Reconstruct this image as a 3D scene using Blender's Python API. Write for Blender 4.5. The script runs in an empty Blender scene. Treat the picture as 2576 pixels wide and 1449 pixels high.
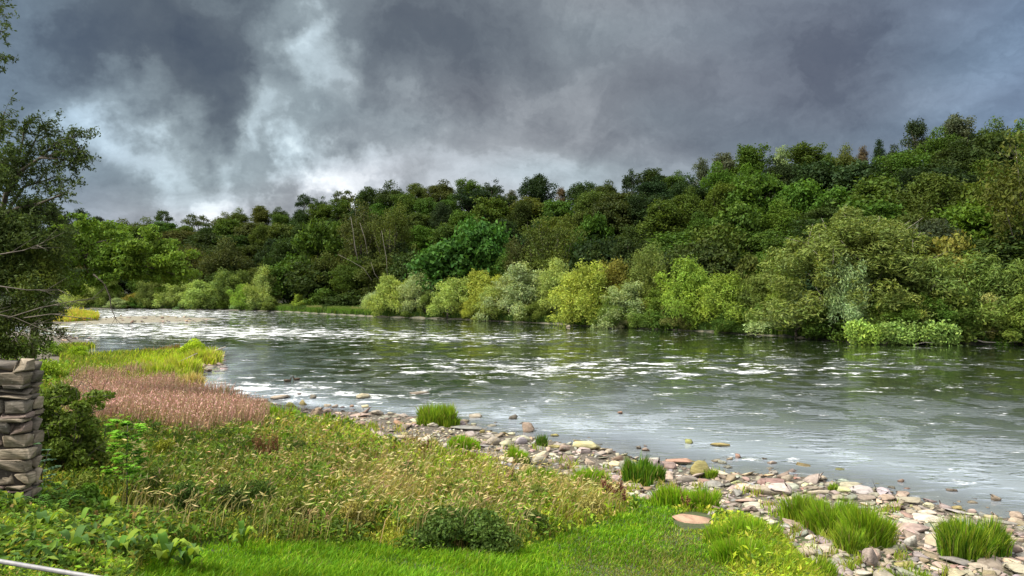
import bpy, math, random
import numpy as np
from mathutils import Vector
from mathutils.geometry import delaunay_2d_cdt
R = math.radians
random.seed(7)
rng = np.random.default_rng(11)
C = bpy.context.scene.collection
scene = bpy.context.scene

# ------------------------------------------------------------------ camera
CAMZ = 7.0
K = 1024.0/2576.0                     # survey units are read off a 2576 x 1449 print
F = 739.56
cam_d = bpy.data.cameras.new('camera')
cam = bpy.data.objects.new('camera', cam_d); C.objects.link(cam)
cam.location = (0, 0, CAMZ); cam.rotation_euler = (R(90), 0, 0)
cam_d.lens = 26.0; cam_d.sensor_width = 36.0
cam_d.clip_start = 0.1; cam_d.clip_end = 6000
scene.camera = cam
scene.view_settings.view_transform = 'Standard'
scene.view_settings.look = 'None'
scene.view_settings.exposure = 0.60
scene.view_settings.gamma = 1.0

SUN_EL, SUN_AZ = 50.0, -108.0          # azimuth from +Y, negative = to the left; behind-left of the view
def ray(px, py):
    return Vector(((px*K-512)/F, 1.0, (288-py*K)/F))

# ------------------------------------------------------------------ node helpers
class NT:
    def __init__(s, tree): s.t = tree; s.n = tree.nodes; s.l = tree.links
    def new(s, kind, **kw):
        n = s.n.new(kind)
        for k, v in kw.items():
            if hasattr(n, k): setattr(n, k, v)
        return n
    def link(s, a, b): s.l.new(a, b)
    def setin(s, sock, v):
        if hasattr(v, 'links') or isinstance(v, bpy.types.NodeSocket): s.l.new(v, sock)
        else: sock.default_value = v
    def math(s, op, a, b=None, c=None, clamp=False):
        n = s.new('ShaderNodeMath', operation=op); n.use_clamp = clamp
        s.setin(n.inputs[0], a)
        if b is not None: s.setin(n.inputs[1], b)
        if c is not None: s.setin(n.inputs[2], c)
        return n.outputs[0]
    def vmath(s, op, a, b=None, scale=None):
        n = s.new('ShaderNodeVectorMath', operation=op)
        s.setin(n.inputs[0], a)
        if b is not None: s.setin(n.inputs[1], b)
        if scale is not None: s.setin(n.inputs['Scale'], scale)
        return n.outputs['Value'] if op in ('DOT_PRODUCT', 'LENGTH', 'DISTANCE') else n.outputs[0]
    def noise(s, vec, scale, detail=4, rough=.5, dist=0, color=False):
        n = s.new('ShaderNodeTexNoise'); n.inputs['Scale'].default_value = scale
        n.inputs['Detail'].default_value = detail; n.inputs['Roughness'].default_value = rough
        n.inputs['Distortion'].default_value = dist
        if vec is not None: s.l.new(vec, n.inputs['Vector'])
        return n.outputs['Color'] if color else n.outputs['Fac']
    def ramp(s, fac, stops, interp='LINEAR'):
        n = s.new('ShaderNodeValToRGB'); cr = n.color_ramp; cr.interpolation = interp
        while len(cr.elements) < len(stops): cr.elements.new(.5)
        for e, (p, c) in zip(cr.elements, stops):
            e.position = p; e.color = (c[0], c[1], c[2], 1) if len(c) == 3 else c
        s.setin(n.inputs[0], fac); return n.outputs[0]
    def maprange(s, v, a, b, c=0, d=1, mode='SMOOTHSTEP'):
        n = s.new('ShaderNodeMapRange', interpolation_type=mode)
        s.setin(n.inputs['Value'], v)
        n.inputs['From Min'].default_value = a; n.inputs['From Max'].default_value = b
        n.inputs['To Min'].default_value = c; n.inputs['To Max'].default_value = d
        return n.outputs[0]
    def mix(s, fac, a, b, mode='MIX'):
        n = s.new('ShaderNodeMix', data_type='RGBA', blend_type=mode)
        s.setin(n.inputs[0], fac)
        for k, v in ((6, a), (7, b)):
            if isinstance(v, tuple): n.inputs[k].default_value = (v[0], v[1], v[2], 1)
            else: s.l.new(v, n.inputs[k])
        return n.outputs[2]

# ------------------------------------------------------------------ sky
world = bpy.data.worlds.new('World'); scene.world = world; world.use_nodes = True
W = NT(world.node_tree); W.n.clear()
tc = W.new('ShaderNodeTexCoord'); dirv = W.vmath('NORMALIZE', tc.outputs['Generated'])
sx = W.new('ShaderNodeSeparateXYZ'); W.link(dirv, sx.inputs[0])
den = W.math('ADD', W.math('MAXIMUM', sx.outputs[2], 0.0), 0.22)
cx = W.new('ShaderNodeCombineXYZ')
W.link(W.math('DIVIDE', sx.outputs[0], den), cx.inputs[0])
W.link(W.math('DIVIDE', sx.outputs[1], den), cx.inputs[1]); cx.inputs[2].default_value = 3.7
cl = cx.outputs[0]
warp = W.vmath('SUBTRACT', W.noise(dirv, 5.5, 6, .6, color=True), (0.5, 0.5, 0.5))
wd = W.vmath('NORMALIZE', W.vmath('ADD', dirv, W.vmath('SCALE', warp, scale=0.30)))
n1 = W.noise(cl, 1.1, 8, .56, .6)
n2 = W.noise(W.vmath('ADD', cl, W.vmath('SCALE', warp, scale=1.0)), 3.2, 7, .6, .3)
val = W.math('ADD', 0.395, W.math('MULTIPLY', W.math('SUBTRACT', n1, .5), .62))
val = W.math('ADD', val, W.math('MULTIPLY', W.math('SUBTRACT', n2, .5), .38))
BLOBS = [(720, 115, 90, .13), (825, 165, 80, .20), (650, 285, 75, .08), (380, 320, 90, .08), (350, 430, 260, .07), (900, 380, 260, .05), (560, 250, 70, -.06), (730, 230, 60, -.05), (1150, 440, 260, .10), (1600, 400, 260, .06), (330, 330, 90, .08), (480, 370, 90, .05), (400, 310, 120, .13), (300, 290, 70, .06), (600, 520, 150, .14),
         (560, 515, 80, .24), (840, 450, 90, .26), (710, 420, 110, .10), (1290, 340, 230, .12), (1130, 400, 160, .08), (560, 60, 90, .05),
         (960, 420, 160, .08), (230, 470, 150, .06), (300, 150, 70, .10), (0, 190, 90, .10), (2420, 120, 150, .06),
         (440, 80, 200, -.16), (490, 220, 120, -.18), (1150, 150, 200, -.06), (350, 420, 120, -.05), (130, 60, 200, -.10), (1320, 60, 320, -.07), (1960, 200, 250, -.08),
         (2300, 30, 200, -.07), (1060, 200, 130, -.05), (240, 240, 110, -.08), (1480, 290, 110, -.05), (670, 475, 70, -.16), (540, 400, 90, -.05)]
for (bx, by, br, ba) in BLOBS:
    d0 = ray(bx, by).normalized(); ar = br/1859.0*1.5
    dt = W.vmath('DOT_PRODUCT', wd, tuple(d0))
    val = W.math('ADD', val, W.math('MULTIPLY', W.maprange(dt, math.cos(ar), 1.0), ba))
skycol = W.ramp(val, [(0.0, (.050, .058, .080)), (.22, (.085, .093, .112)), (.40, (.155, .168, .188)), (.55, (.250, .268, .290)),
                      (.72, (.44, .47, .51)), (.90, (.80, .82, .85)), (1.0, (.95, .95, .96))])
hue = W.noise(cl, .55, 3, .5)
skycol = W.mix(W.maprange(hue, .42, .62), W.mix(1.0, skycol, (1.0, .995, .995), 'MULTIPLY'), W.mix(1.0, skycol, (.90, 1.02, 1.03), 'MULTIPLY'))
rt = W.maprange(sx.outputs[0], .05, .5); skycol = W.mix(rt, skycol, W.mix(1.0, skycol, (.93, 1.0, 1.13), 'MULTIPLY'))
side = W.maprange(W.math('ABSOLUTE', sx.outputs[0]), .38, .62)
skycol = W.mix(side, skycol, W.mix(1.0, skycol, (.84, .97, 1.14), 'MULTIPLY'))
up = W.maprange(sx.outputs[2], .365, .56)
back = W.maprange(W.math('MULTIPLY', sx.outputs[1], -1.0), -.15, .6)
bright = W.math('MAXIMUM', up, W.math('MULTIPLY', back, .32))  # unseen sky overhead and behind brightened to light ground and water
over = W.ramp(W.noise(cl, .9, 5, .5), [(.3, (.45, .50, .56)), (.65, (1.5, 1.51, 1.52))])
skycol = W.mix(bright, skycol, over)
nish = W.new('ShaderNodeTexSky', sky_type='NISHITA'); nish.sun_disc = False
nish.sun_elevation = R(SUN_EL); nish.sun_rotation = R(SUN_AZ)
bg1 = W.new('ShaderNodeBackground'); W.link(nish.outputs[0], bg1.inputs[0]); bg1.inputs[1].default_value = .05
bg2 = W.new('ShaderNodeBackground'); W.link(skycol, bg2.inputs[0]); bg2.inputs[1].default_value = 1.0
ms = W.new('ShaderNodeMixShader'); ms.inputs[0].default_value = .93
W.link(bg1.outputs[0], ms.inputs[1]); W.link(bg2.outputs[0], ms.inputs[2])
wo = W.new('ShaderNodeOutputWorld'); W.link(ms.outputs[0], wo.inputs[0])

sun_d = bpy.data.lights.new('sun', 'SUN'); sun = bpy.data.objects.new('sun', sun_d); C.objects.link(sun)
sun_d.energy = 5.0; sun_d.angle = R(6); sun_d.color = (1.0, .95, .86)
sd = Vector((math.sin(R(SUN_AZ))*math.cos(R(SUN_EL)), math.cos(R(SUN_AZ))*math.cos(R(SUN_EL)), math.sin(R(SUN_EL))))
sun.rotation_euler = sd.to_track_quat('Z', 'Y').to_euler()

# ------------------------------------------------------------------ object helpers
def tag(o, label=None, cat=None, group=None, kind=None):
    if label:
        o['label'] = label
        if len(label.split()) > 16: print('LONG', label)
    if cat: o['category'] = cat
    if group: o['group'] = group
    if kind: o['kind'] = kind
    return o
def link(o, parent=None):
    C.objects.link(o)
    if parent: o.parent = parent
    return o
def empty(name, loc, rz=0):
    o = bpy.data.objects.new(name, None); C.objects.link(o); o.location = loc; o.rotation_euler = (0, 0, rz); return o
def mesh(name, V, Fc, mat, col=None, smooth=False):
    """V (n,3); Fc: (m,k) array or list of such arrays"""
    V = np.asarray(V, dtype=np.float32)
    if not isinstance(Fc, list): Fc = [Fc]
    Fc = [np.asarray(f, dtype=np.int32) for f in Fc if len(f)]
    me = bpy.data.meshes.new(name)
    me.vertices.add(len(V)); me.vertices.foreach_set('co', V.ravel())
    loops = np.concatenate([f.ravel() for f in Fc])
    sizes = np.concatenate([np.full(len(f), f.shape[1], dtype=np.int32) for f in Fc])
    starts = np.concatenate([[0], np.cumsum(sizes)[:-1]]).astype(np.int32)
    me.loops.add(len(loops)); me.loops.foreach_set('vertex_index', loops)
    me.polygons.add(len(sizes)); me.polygons.foreach_set('loop_start', starts)
    me.polygons.foreach_set('loop_total', sizes)
    if smooth: me.polygons.foreach_set('use_smooth', np.ones(len(sizes), dtype=bool))
    if col is not None:
        a = me.color_attributes.new('col', 'FLOAT_COLOR', 'POINT')
        c4 = np.ones((len(V), 4), dtype=np.float32); c4[:, :3] = col
        a.data.foreach_set('color', c4.ravel())
    me.update(calc_edges=True)
    if mat: me.materials.append(mat)
    return me
def obj(name, me, parent=None, loc=None):
    o = bpy.data.objects.new(name, me); link(o, parent)
    if loc is not None: o.location = loc
    return o
def unit(v): return v/np.maximum(np.linalg.norm(v, axis=-1, keepdims=True), 1e-9)

def leaves_arr(P, N, D, L, Wd, col, fold=.15):
    """folded two-triangle leaves"""
    n = len(P); N = unit(N); D = unit(D - N*np.sum(D*N, 1, keepdims=True)); S = np.cross(N, D)
    L = np.broadcast_to(L, (n,))[:, None]; Wd = np.broadcast_to(Wd, (n,))[:, None]
    v0 = P - D*L*.5; v2 = P + D*L*.5 - N*L*.12
    v1 = P + S*Wd*.5 + N*Wd*fold; v3 = P - S*Wd*.5 + N*Wd*fold
    V = np.stack([v0, v1, v2, v3], 1).reshape(-1, 3)
    b = np.arange(n)[:, None]*4
    Fc = np.concatenate([b+[0, 1, 2], b+[0, 2, 3]])
    return V, Fc, np.repeat(col, 4, axis=0)
def blades_arr(P, H, Wd, ang, lean, face, col, tipcol=None):
    """bent grass blades, 5 verts"""
    n = len(P); ld = np.stack([np.cos(ang), np.sin(ang), np.zeros(n)], 1); sdv = np.stack([np.cos(face), np.sin(face), np.zeros(n)], 1)
    H = np.broadcast_to(H, (n,)); Wd = np.broadcast_to(Wd, (n,)); lean = np.broadcast_to(lean, (n,))
    up = np.array([0, 0, 1.0])
    mid = P + up*(H*.55)[:, None] + ld*(H*lean*.28)[:, None]
    tip = P + up*(H*(1-.25*lean))[:, None] + ld*(H*lean)[:, None]
    w = sdv*(Wd*.5)[:, None]
    V = np.stack([P-w, P+w, mid+w*.8, mid-w*.8, tip], 1).reshape(-1, 3)
    b = np.arange(n)[:, None]*5
    q = b+[0, 1, 2, 3]; t = b+[3, 2, 4]
    c = np.repeat(col, 5, axis=0)
    if tipcol is not None:
        c = c.reshape(n, 5, 3).copy(); c[:, 4] = tipcol; c[:, 2:4] = c[:, 2:4]*.6+tipcol[:, None]*.4; c = c.reshape(-1, 3)
    return V, [q, t], c
def join(parts):
    Vs, Fs, Cs, o = [], {}, [], 0
    for V, Fc, c in parts:
        if not isinstance(Fc, list): Fc = [Fc]
        for f in Fc:
            f = np.asarray(f)
            if len(f): Fs.setdefault(f.shape[1], []).append(f+o)
        Vs.append(V); Cs.append(c); o += len(V)
    return np.concatenate(Vs), [np.concatenate(v) for v in Fs.values()], np.concatenate(Cs)
def tube_arr(pts, rad, col=(1, 1, 1), k=6):
    pts = np.asarray(pts, float); n = len(pts); rad = np.broadcast_to(rad, (n,))
    T = unit(np.gradient(pts, axis=0)); ref = np.array([0.31, .87, .13])
    A = unit(np.cross(T, ref)); B = np.cross(T, A)
    a = np.arange(k)*2*np.pi/k
    V = pts[:, None] + (A[:, None]*np.cos(a)[None, :, None] + B[:, None]*np.sin(a)[None, :, None])*rad[:, None, None]
    V = V.reshape(-1, 3); i = np.arange(n-1)[:, None]*k; j = np.arange(k)[None]; j2 = (j+1) % k
    q = np.stack([i+j, i+j2, i+k+j2, i+k+j], -1).reshape(-1, 4)
    caps = [np.arange(k)[None, ::-1]] + [(np.arange(k)+(n-1)*k)[None]]
    return V, [q]+caps, np.tile(np.array(col, float), (len(V), 1))
def rdir(n, zb=0.0, r=None):
    v = (r or rng).normal(size=(n, 3)); v[:, 2] += zb; return unit(v)

# ------------------------------------------------------------------ materials
def new_mat(name):
    m = bpy.data.materials.new(name); m.use_nodes = True; t = NT(m.node_tree); t.n.clear()
    o = t.new('ShaderNodeOutputMaterial'); return m, t, o
def leaf_mat(name, transl=.3, rough=.6, spec=.06, objcol=True, hue=.35):
    m, t, o = new_mat(name)
    at = t.new('ShaderNodeAttribute'); at.attribute_name = 'col'
    c = at.outputs['Color']
    if objcol:
        oi = t.new('ShaderNodeObjectInfo'); c = t.mix(1.0, c, oi.outputs['Color'], 'MULTIPLY')
    geo = t.new('ShaderNodeNewGeometry')
    nz = t.noise(geo.outputs['Position'], .22 if objcol else .9, 3)
    c = t.mix(t.maprange(nz, .35, .7, 0, hue), c, t.mix(1.0, c, (1.35, 1.12, .6), 'MULTIPLY'))
    p = t.new('ShaderNodeBsdfPrincipled'); t.link(c, p.inputs['Base Color'])
    p.inputs['Roughness'].default_value = rough; p.inputs['Specular IOR Level'].default_value = spec
    tr = t.new('ShaderNodeBsdfTranslucent'); t.link(t.mix(1.0, c, (1.15, 1.15, .6), 'MULTIPLY'), tr.inputs[0])
    mx = t.new('ShaderNodeMixShader'); mx.inputs[0].default_value = transl
    t.link(p.outputs[0], mx.inputs[1]); t.link(tr.outputs[0], mx.inputs[2]); t.link(mx.outputs[0], o.inputs[0])
    return m
M_LEAF = leaf_mat('tree_leaves')
M_WILLOW = leaf_mat('willow_leaves', .3, .6, .08)
M_VEG = leaf_mat('meadow_leaves', .35, .6, .07, objcol=False, hue=.25)
M_GRASS = leaf_mat('grass_blades', .38, .6, .07, objcol=False, hue=.25)
M_DRY = leaf_mat('dry_stems', .12, .8, .1, objcol=False, hue=.1)

def bark_mat(name, a, b, scale=3):
    m, t, o = new_mat(name); tc = t.new('ShaderNodeTexCoord')
    n = t.noise(tc.outputs['Object'], scale, 6, .65)
    p = t.new('ShaderNodeBsdfPrincipled'); t.link(t.ramp(n, [(.3, a), (.7, b)]), p.inputs['Base Color']); p.inputs['Roughness'].default_value = .85
    bu = t.new('ShaderNodeBump'); bu.inputs['Strength'].default_value = .6; t.link(n, bu.inputs['Height']); t.link(bu.outputs[0], p.inputs['Normal'])
    t.link(p.outputs[0], o.inputs[0]); return m
M_BARK = bark_mat('bark', (.035, .028, .02), (.11, .09, .065))
M_PALE = bark_mat('pale_bark', (.16, .13, .10), (.42, .38, .32))
M_GREYWOOD = bark_mat('weathered_wood', (.10, .085, .065), (.25, .22, .18), 8)

def stone_mat(name, wet=False):
    m, t, o = new_mat(name); tc = t.new('ShaderNodeTexCoord'); oi = t.new('ShaderNodeObjectInfo')
    at = t.new('ShaderNodeAttribute'); at.attribute_name = 'col'
    pos = t.vmath('ADD', tc.outputs['Object'], t.vmath('SCALE', oi.outputs['Location'], scale=.37))
    n = t.noise(pos, 3.2, 7, .65, .5); n2 = t.noise(pos, 16, 5, .7)
    wv = t.new('ShaderNodeMapping'); wv.inputs['Scale'].default_value = (1.2, 1.2, 9); t.link(pos, wv.inputs[0])
    n3 = t.noise(wv.outputs[0], 2.2, 4, .6, 1.0)
    c = t.mix(1.0, at.outputs['Color'], oi.outputs['Color'], 'MULTIPLY')
    c = t.mix(1.0, c, t.ramp(n, [(.28, (.62, .60, .56)), (.5, (1, 1, 1)), (.75, (1.2, 1.14, 1.05))]), 'MULTIPLY')
    c = t.mix(.55, c, t.mix(1.0, c, t.ramp(n3, [(.35, (.55, .5, .45)), (.6, (1.25, 1.2, 1.15))]), 'MULTIPLY'))
    c = t.mix(t.maprange(n2, .6, .72, 0, .4), c, (.52, .50, .42))
    c = t.mix(t.maprange(n2, .42, .30, 0, .5), c, (.08, .07, .05))
    geo = t.new('ShaderNodeNewGeometry'); sp = t.new('ShaderNodeSeparateXYZ'); t.link(geo.outputs['Position'], sp.inputs[0])
    wl = t.maprange(sp.outputs[2], .10, .03, 0, .75)       # the wet band just above the water line
    c = t.mix(wl, c, t.mix(1.0, c, (.35, .32, .27), 'MULTIPLY'))
    p = t.new('ShaderNodeBsdfPrincipled'); t.link(c, p.inputs['Base Color'])
    p.inputs['Specular IOR Level'].default_value = .3
    t.link(t.math('SUBTRACT', .85, t.math('MULTIPLY', wl, .55)), p.inputs['Roughness'])
    bu = t.new('ShaderNodeBump'); bu.inputs['Strength'].default_value = .8; bu.inputs['Distance'].default_value = .03
    t.link(t.math('ADD', n, t.math('MULTIPLY', n3, .8)), bu.inputs['Height']); t.link(bu.outputs[0], p.inputs['Normal'])
    t.link(p.outputs[0], o.inputs[0]); return m
M_STONE = stone_mat('river_stone')

# ------------------------------------------------------------------ terrain
def w0(px, py, z=0.0):                 # survey point on a level plane
    d = ray(px, py); t = (z-CAMZ)/d.z
    return (d.x*t, t)
near = [w0(*p) for p in [(2576, 1308), (2450, 1288), (2330, 1262), (2200, 1226), (2000, 1196), (1800, 1186), (1700, 1166), (1600, 1150), (1500, 1122),
                         (1380, 1108), (1250, 1086), (1195, 1068), (1150, 1052), (1050, 1046), (900, 1036), (760, 1026), (640, 1004), (560, 992), (478, 984), (470, 970),
                         (500, 945), (548, 918), (568, 893), (535, 880), (455, 884), (400, 890), (280, 893), (180, 905), (195, 890), (248, 874), (236, 860), (165, 846)]]
near = [(120, -40), (50, 2), (26, 15.5)] + near + [(-90, 128), (-88, 150), (-96, 160), (-150, 205), (-260, 300), (-600, 520), (-3000, 1500), (-3000, -2500), (120, -2500)]
far = [w0(*p) for p in [(2576, 868), (2400, 865), (2130, 860), (1950, 845), (1700, 830), (1500, 822), (1400, 815), (1150, 803), (950, 797), (720, 784), (600, 780), (400, 777), (250, 776)]]
far = [(3000, -400), (400, -60), (150, 40), (92, 77)] + far + [(-220, 300), (-420, 410), (-700, 640), (-3000, 2200), (-3000, 4000), (3000, 4000)]
bar = [w0(*p) for p in [(165, 818), (200, 806), (246, 800), (300, 796), (400, 794), (520, 799), (560, 802), (500, 808), (400, 811), (260, 815)]]
bar[0] = (-98, 150)
def sdist(P, poly):
    P = np.asarray(P, float); poly = np.asarray(poly, float); best = np.full(len(P), 1e18); ins = np.zeros(len(P), bool)
    for a, b in zip(poly, np.roll(poly, -1, 0)):
        d = b-a; q = P-a; t = np.clip((q@d)/(d@d), 0, 1)
        e = q-t[:, None]*d; best = np.minimum(best, (e**2).sum(1))
        c = ((a[1] > P[:, 1]) != (b[1] > P[:, 1]))
        with np.errstate(divide='ignore', invalid='ignore'):
            xi = (b[0]-a[0])*(P[:, 1]-a[1])/(b[1]-a[1])+a[0]
        ins ^= c & (P[:, 0] < xi)
    return np.where(ins, 1, -1)*np.sqrt(best)
SKY = [(-300, 500), (0, 520), (160, 528), (200, 526), (250, 548), (350, 545), (400, 533), (440, 530), (480, 548), (520, 542), (600, 525), (660, 520), (720, 515), (760, 490),
       (800, 492), (850, 480), (950, 462), (1000, 458), (1080, 455), (1190, 452), (1250, 462), (1290, 480), (1350, 440), (1400, 468), (1430, 482), (1450, 460),
       (1530, 455), (1550, 470), (1590, 428), (1640, 420), (1700, 432), (1760, 402), (1800, 388), (1900, 368), (1940, 392), (1970, 372), (2030, 362),
       (2070, 378), (2130, 370), (2200, 375), (2240, 352), (2290, 325), (2330, 300), (2400, 292), (2440, 335), (2480, 312), (2530, 300), (2576, 318), (2800, 300)]
skx = np.array([p[0] for p in SKY], float); sky_ = np.array([p[1] for p in SKY], float)
def skyline(px): return np.interp(px, skx, sky_)
gx = np.arange(-900, 3600, 20.0); gs = skyline(gx); ker = np.exp(-.5*(np.arange(-8, 9)/4)**2); ker /= ker.sum()
gs = np.convolve(np.pad(gs, 8, mode='edge'), ker, 'valid')
RIDGE = 68.0
def ray_at_s(px, s):                   # distance along a bearing where the far bank is s metres inland
    u = (px*K-512)/F; ys = np.linspace(60, 520, 461); sdv = sdist(np.stack([u*ys, ys], 1), far)
    k = np.argmax(sdv > s); return ys[k] if sdv[k] > s else ys[-1]
yr = np.array([ray_at_s(p, RIDGE) for p in gx])
RH = 7 + (288-gs*K)/F*yr - 10.5
RH = np.clip(RH, 18, 34)
hp_s = [0, 2, 9, 16, 26, 40, 55, 68, 85, 130, 400, 4000]
hp_v = [0, .02, .04, .09, .24, .50, .77, 1.0, 1.08, 1.1, 1.0, 1.0]
def nz2(x, y, s, seed=0):              # cheap smooth noise
    return (np.sin(x*s*1.3+seed)+np.sin(y*s*1.7+seed*2.1+np.sin(x*s*.7)*1.5)+np.sin((x+y)*s*.9+seed*.7+np.sin(y*s)*1.2))/3
def height(X, Y, sn=None, sf=None, sb=None):
    P = np.stack([X, Y], 1)
    if sn is None: sn = sdist(P, near)
    if sf is None: sf = sdist(P, far)
    if sb is None: sb = sdist(P, bar)
    zn = np.interp(sn, [0, 3, 6, 8, 10, 14, 18, 22, 24, 27, 35, 80], [0, .17, .42, .70, 1.0, 1.5, 2.2, 3.2, 3.9, 4.9, 5.3, 6])
    zn = zn + np.clip(sn-3, 0, 4)/4*nz2(X, Y, .45, 3)*.13
    zn = np.where(Y > 60, np.minimum(zn, .35+.02*zn), zn)
    zn = zn*np.where(Y > 45, np.clip((60-Y)/15*.6+.4, .4, 1), 1)
    px = (X/np.maximum(Y, 20)*F+512)/K
    rh = np.interp(px, gx, RH)
    zf = np.interp(sf, hp_s, hp_v)*rh + np.clip(sf/10, 0, 1)*nz2(X, Y, .08, 5)*.6
    zb = np.clip(sb*.05, 0, .12)+.10*nz2(X, Y, .35, 9)-.03
    bed = -np.clip(.04+np.minimum(-sn, np.minimum(-sf*1.5, -sb))*.11, 0, .9)
    z = bed
    z = np.where(sb > 0, zb, z); z = np.where(sn > 0, zn, z); z = np.where(sf > 0, zf, z)
    return z
# fine lookup near the camera
GX0, GX1, GY0, GY1, GS = -75.0, 45.0, 2.0, 125.0, .25
ax = np.arange(GX0, GX1+.01, GS); ay = np.arange(GY0, GY1+.01, GS)
mx, my = np.meshgrid(ax, ay); LUT_S = sdist(np.stack([mx.ravel(), my.ravel()], 1), near).reshape(mx.shape)
LUT = height(mx.ravel(), my.ravel(), sn=LUT_S.ravel()).reshape(mx.shape)
def bil(T, X, Y):
    fx = np.clip((X-GX0)/GS, 0, len(ax)-1.001); fy = np.clip((Y-GY0)/GS, 0, len(ay)-1.001)
    i = fx.astype(int); j = fy.astype(int); a = fx-i; b = fy-j
    return T[j, i]*(1-a)*(1-b)+T[j, i+1]*a*(1-b)+T[j+1, i]*(1-a)*b+T[j+1, i+1]*a*b
def gz(X, Y): return bil(LUT, np.asarray(X, float), np.asarray(Y, float))
def gsn(X, Y): return bil(LUT_S, np.asarray(X, float), np.asarray(Y, float))
def ground(px, py):                    # arrays: survey reading -> ground point
    px = np.asarray(px, float); py = np.asarray(py, float); u = (px*K-512)/F; v = (py*K-288)/F
    lo = np.full(px.shape, 2.5); hi = 7/np.maximum(v, .062)
    hi = np.minimum(hi, 120)
    for _ in range(18):
        m = (lo+hi)/2; above = CAMZ-v*m > gz(u*m, m); lo = np.where(above, m, lo); hi = np.where(above, hi, m)
    return u*hi, hi, gz(u*hi, hi)
def g1(px, py):
    x, y, z = ground(np.array([px]), np.array([py])); return float(x[0]), float(y[0]), float(z[0])
def topx(X, Y, Z):                     # world -> survey reading
    return (X/Y*F+512)/K, (288-(Z-CAMZ)/Y*F)/K
def inpoly(px, py, poly):
    return sdist(np.stack([px, py], 1), poly) > 0

def axis(lo, hi, fine0, fine1, f, grow=1.07):
    a = list(np.arange(fine0, fine1, f)); s = f; v = a[-1]
    while v < hi: s *= grow; v += s; a.append(v)
    s = f; v = a[0]; b = []
    while v > lo: s *= grow; v -= s; b.append(v)
    return np.array(b[::-1]+a)
XA = axis(-1800, 1500, -60, 40, .45, 1.05); YA = axis(-600, 2200, 4, 60, .45, 1.025)
MX, MY = np.meshgrid(XA, YA); Z = height(MX.ravel(), MY.ravel())
V = np.stack([MX.ravel(), MY.ravel(), Z], 1); nx = len(XA); ii, jj = np.meshgrid(np.arange(nx-1), np.arange(len(YA)-1))
b = (jj*nx+ii).ravel(); Fq = np.stack([b, b+1, b+1+nx, b+nx], 1)
SN = sdist(V[:, :2], near); SF = sdist(V[:, :2], far)
gc = np.tile(np.array([.050, .065, .018]), (len(V), 1))                       # soil with moss
gc[SF > 0] = (.018, .022, .010)
stn = (SN < 6.5) & (SF < 0); gc[stn] = (.10, .086, .066)
gc[(SN < -.3) & (SF < 0)] = (.20, .185, .14)
m, t, o = new_mat('earth')
at = t.new('ShaderNodeAttribute'); at.attribute_name = 'col'; geo = t.new('ShaderNodeNewGeometry')
n = t.noise(geo.outputs['Position'], 2.2, 8, .65); n2 = t.noise(geo.outputs['Position'], 9, 5, .6)
c = t.mix(1.0, at.outputs['Color'], t.ramp(n, [(.3, (.55, .55, .5)), (.7, (1.35, 1.3, 1.2))]), 'MULTIPLY')
c = t.mix(1.0, c, t.ramp(n2, [(.3, (.6, .6, .6)), (.7, (1.3, 1.3, 1.3))]), 'MULTIPLY')
p = t.new('ShaderNodeBsdfPrincipled'); t.link(c, p.inputs['Base Color']); p.inputs['Roughness'].default_value = .9
bu = t.new('ShaderNodeBump'); bu.inputs['Distance'].default_value = .08; t.link(n2, bu.inputs['Height']); t.link(bu.outputs[0], p.inputs['Normal'])
t.link(p.outputs[0], o.inputs[0])
tag(obj('ground', mesh('ground', V, Fq, m, gc, smooth=True)), kind='structure')

# ------------------------------------------------------------------ water
XW = axis(-1200, 700, -80, 60, 1.0, 1.06); YW = axis(-300, 1500, 15, 130, 1.0, 1.04)
MX, MY = np.meshgrid(XW, YW); Vw = np.stack([MX.ravel(), MY.ravel(), np.zeros(MX.size)], 1); nx = len(XW)
ii, jj = np.meshgrid(np.arange(nx-1), np.arange(len(YW)-1)); b = (jj*nx+ii).ravel(); Fq = np.stack([b, b+1, b+1+nx, b+nx], 1)
SN = sdist(Vw[:, :2], near); SB = sdist(Vw[:, :2], bar); SFw = sdist(Vw[:, :2], far)
wpx, wpy = topx(Vw[:, 0], np.maximum(Vw[:, 1], 5), Vw[:, 2])
shal_sheen = np.exp(-np.maximum(-SN, 0)/(3.0+6.0*np.clip((wpx-1100)/500, 0, 1)))                         # r: near-shore shallowness, also carrying the painted pale sky sheen
def G(cx_, cy_, rx_, ry_): return np.exp(-((wpx-cx_)/rx_)**2-((wpy-cy_)/ry_)**2)
ripl = .07+.36*np.clip((wpy-940)/90, 0, 1)+.30*G(420, 828, 420, 20)+.35*G(350, 795, 420, 12)+.14*G(1200, 850, 380, 14)+.24*G(1250, 925, 420, 24)+.30*G(2000, 930, 420, 26)+.12*G(2000, 1010, 600, 50)+.25*G(750, 975, 250, 22)
ripl = ripl*(1-.85*np.exp(-np.maximum(-SFw, 0)/5))*(1-.88*np.exp(-np.maximum(-SN, 0)/4.0)*np.clip((wpx-1050)/200, 0, 1))
foam_and_glint = 1.0*G(380, 790, 330, 16)+1.0*G(330, 830, 330, 24)+.75*G(700, 838, 300, 16)+.75*G(1300, 925, 420, 30)+.9*G(660, 978, 230, 26)+.7*G(1150, 850, 330, 16)+.50*G(1950, 925, 420, 30)+.5*G(1000, 1000, 300, 22)+.15*G(2200, 990, 400, 40)+.3*G(1700, 985, 300, 25)+.02  # rapids foam, plus sky glints on the ripples painted in as white
foam_and_glint = foam_and_glint*(1-np.exp(-(np.maximum(-SN, 0)/5)**2)*0-np.exp(-np.maximum(-SN, 0)/4)*(wpx > 1150))
foam_and_glint = foam_and_glint*(1-.75*np.clip((wpx-1350)/500, 0, 1)*np.clip((wpy-945)/50, 0, 1))
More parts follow.
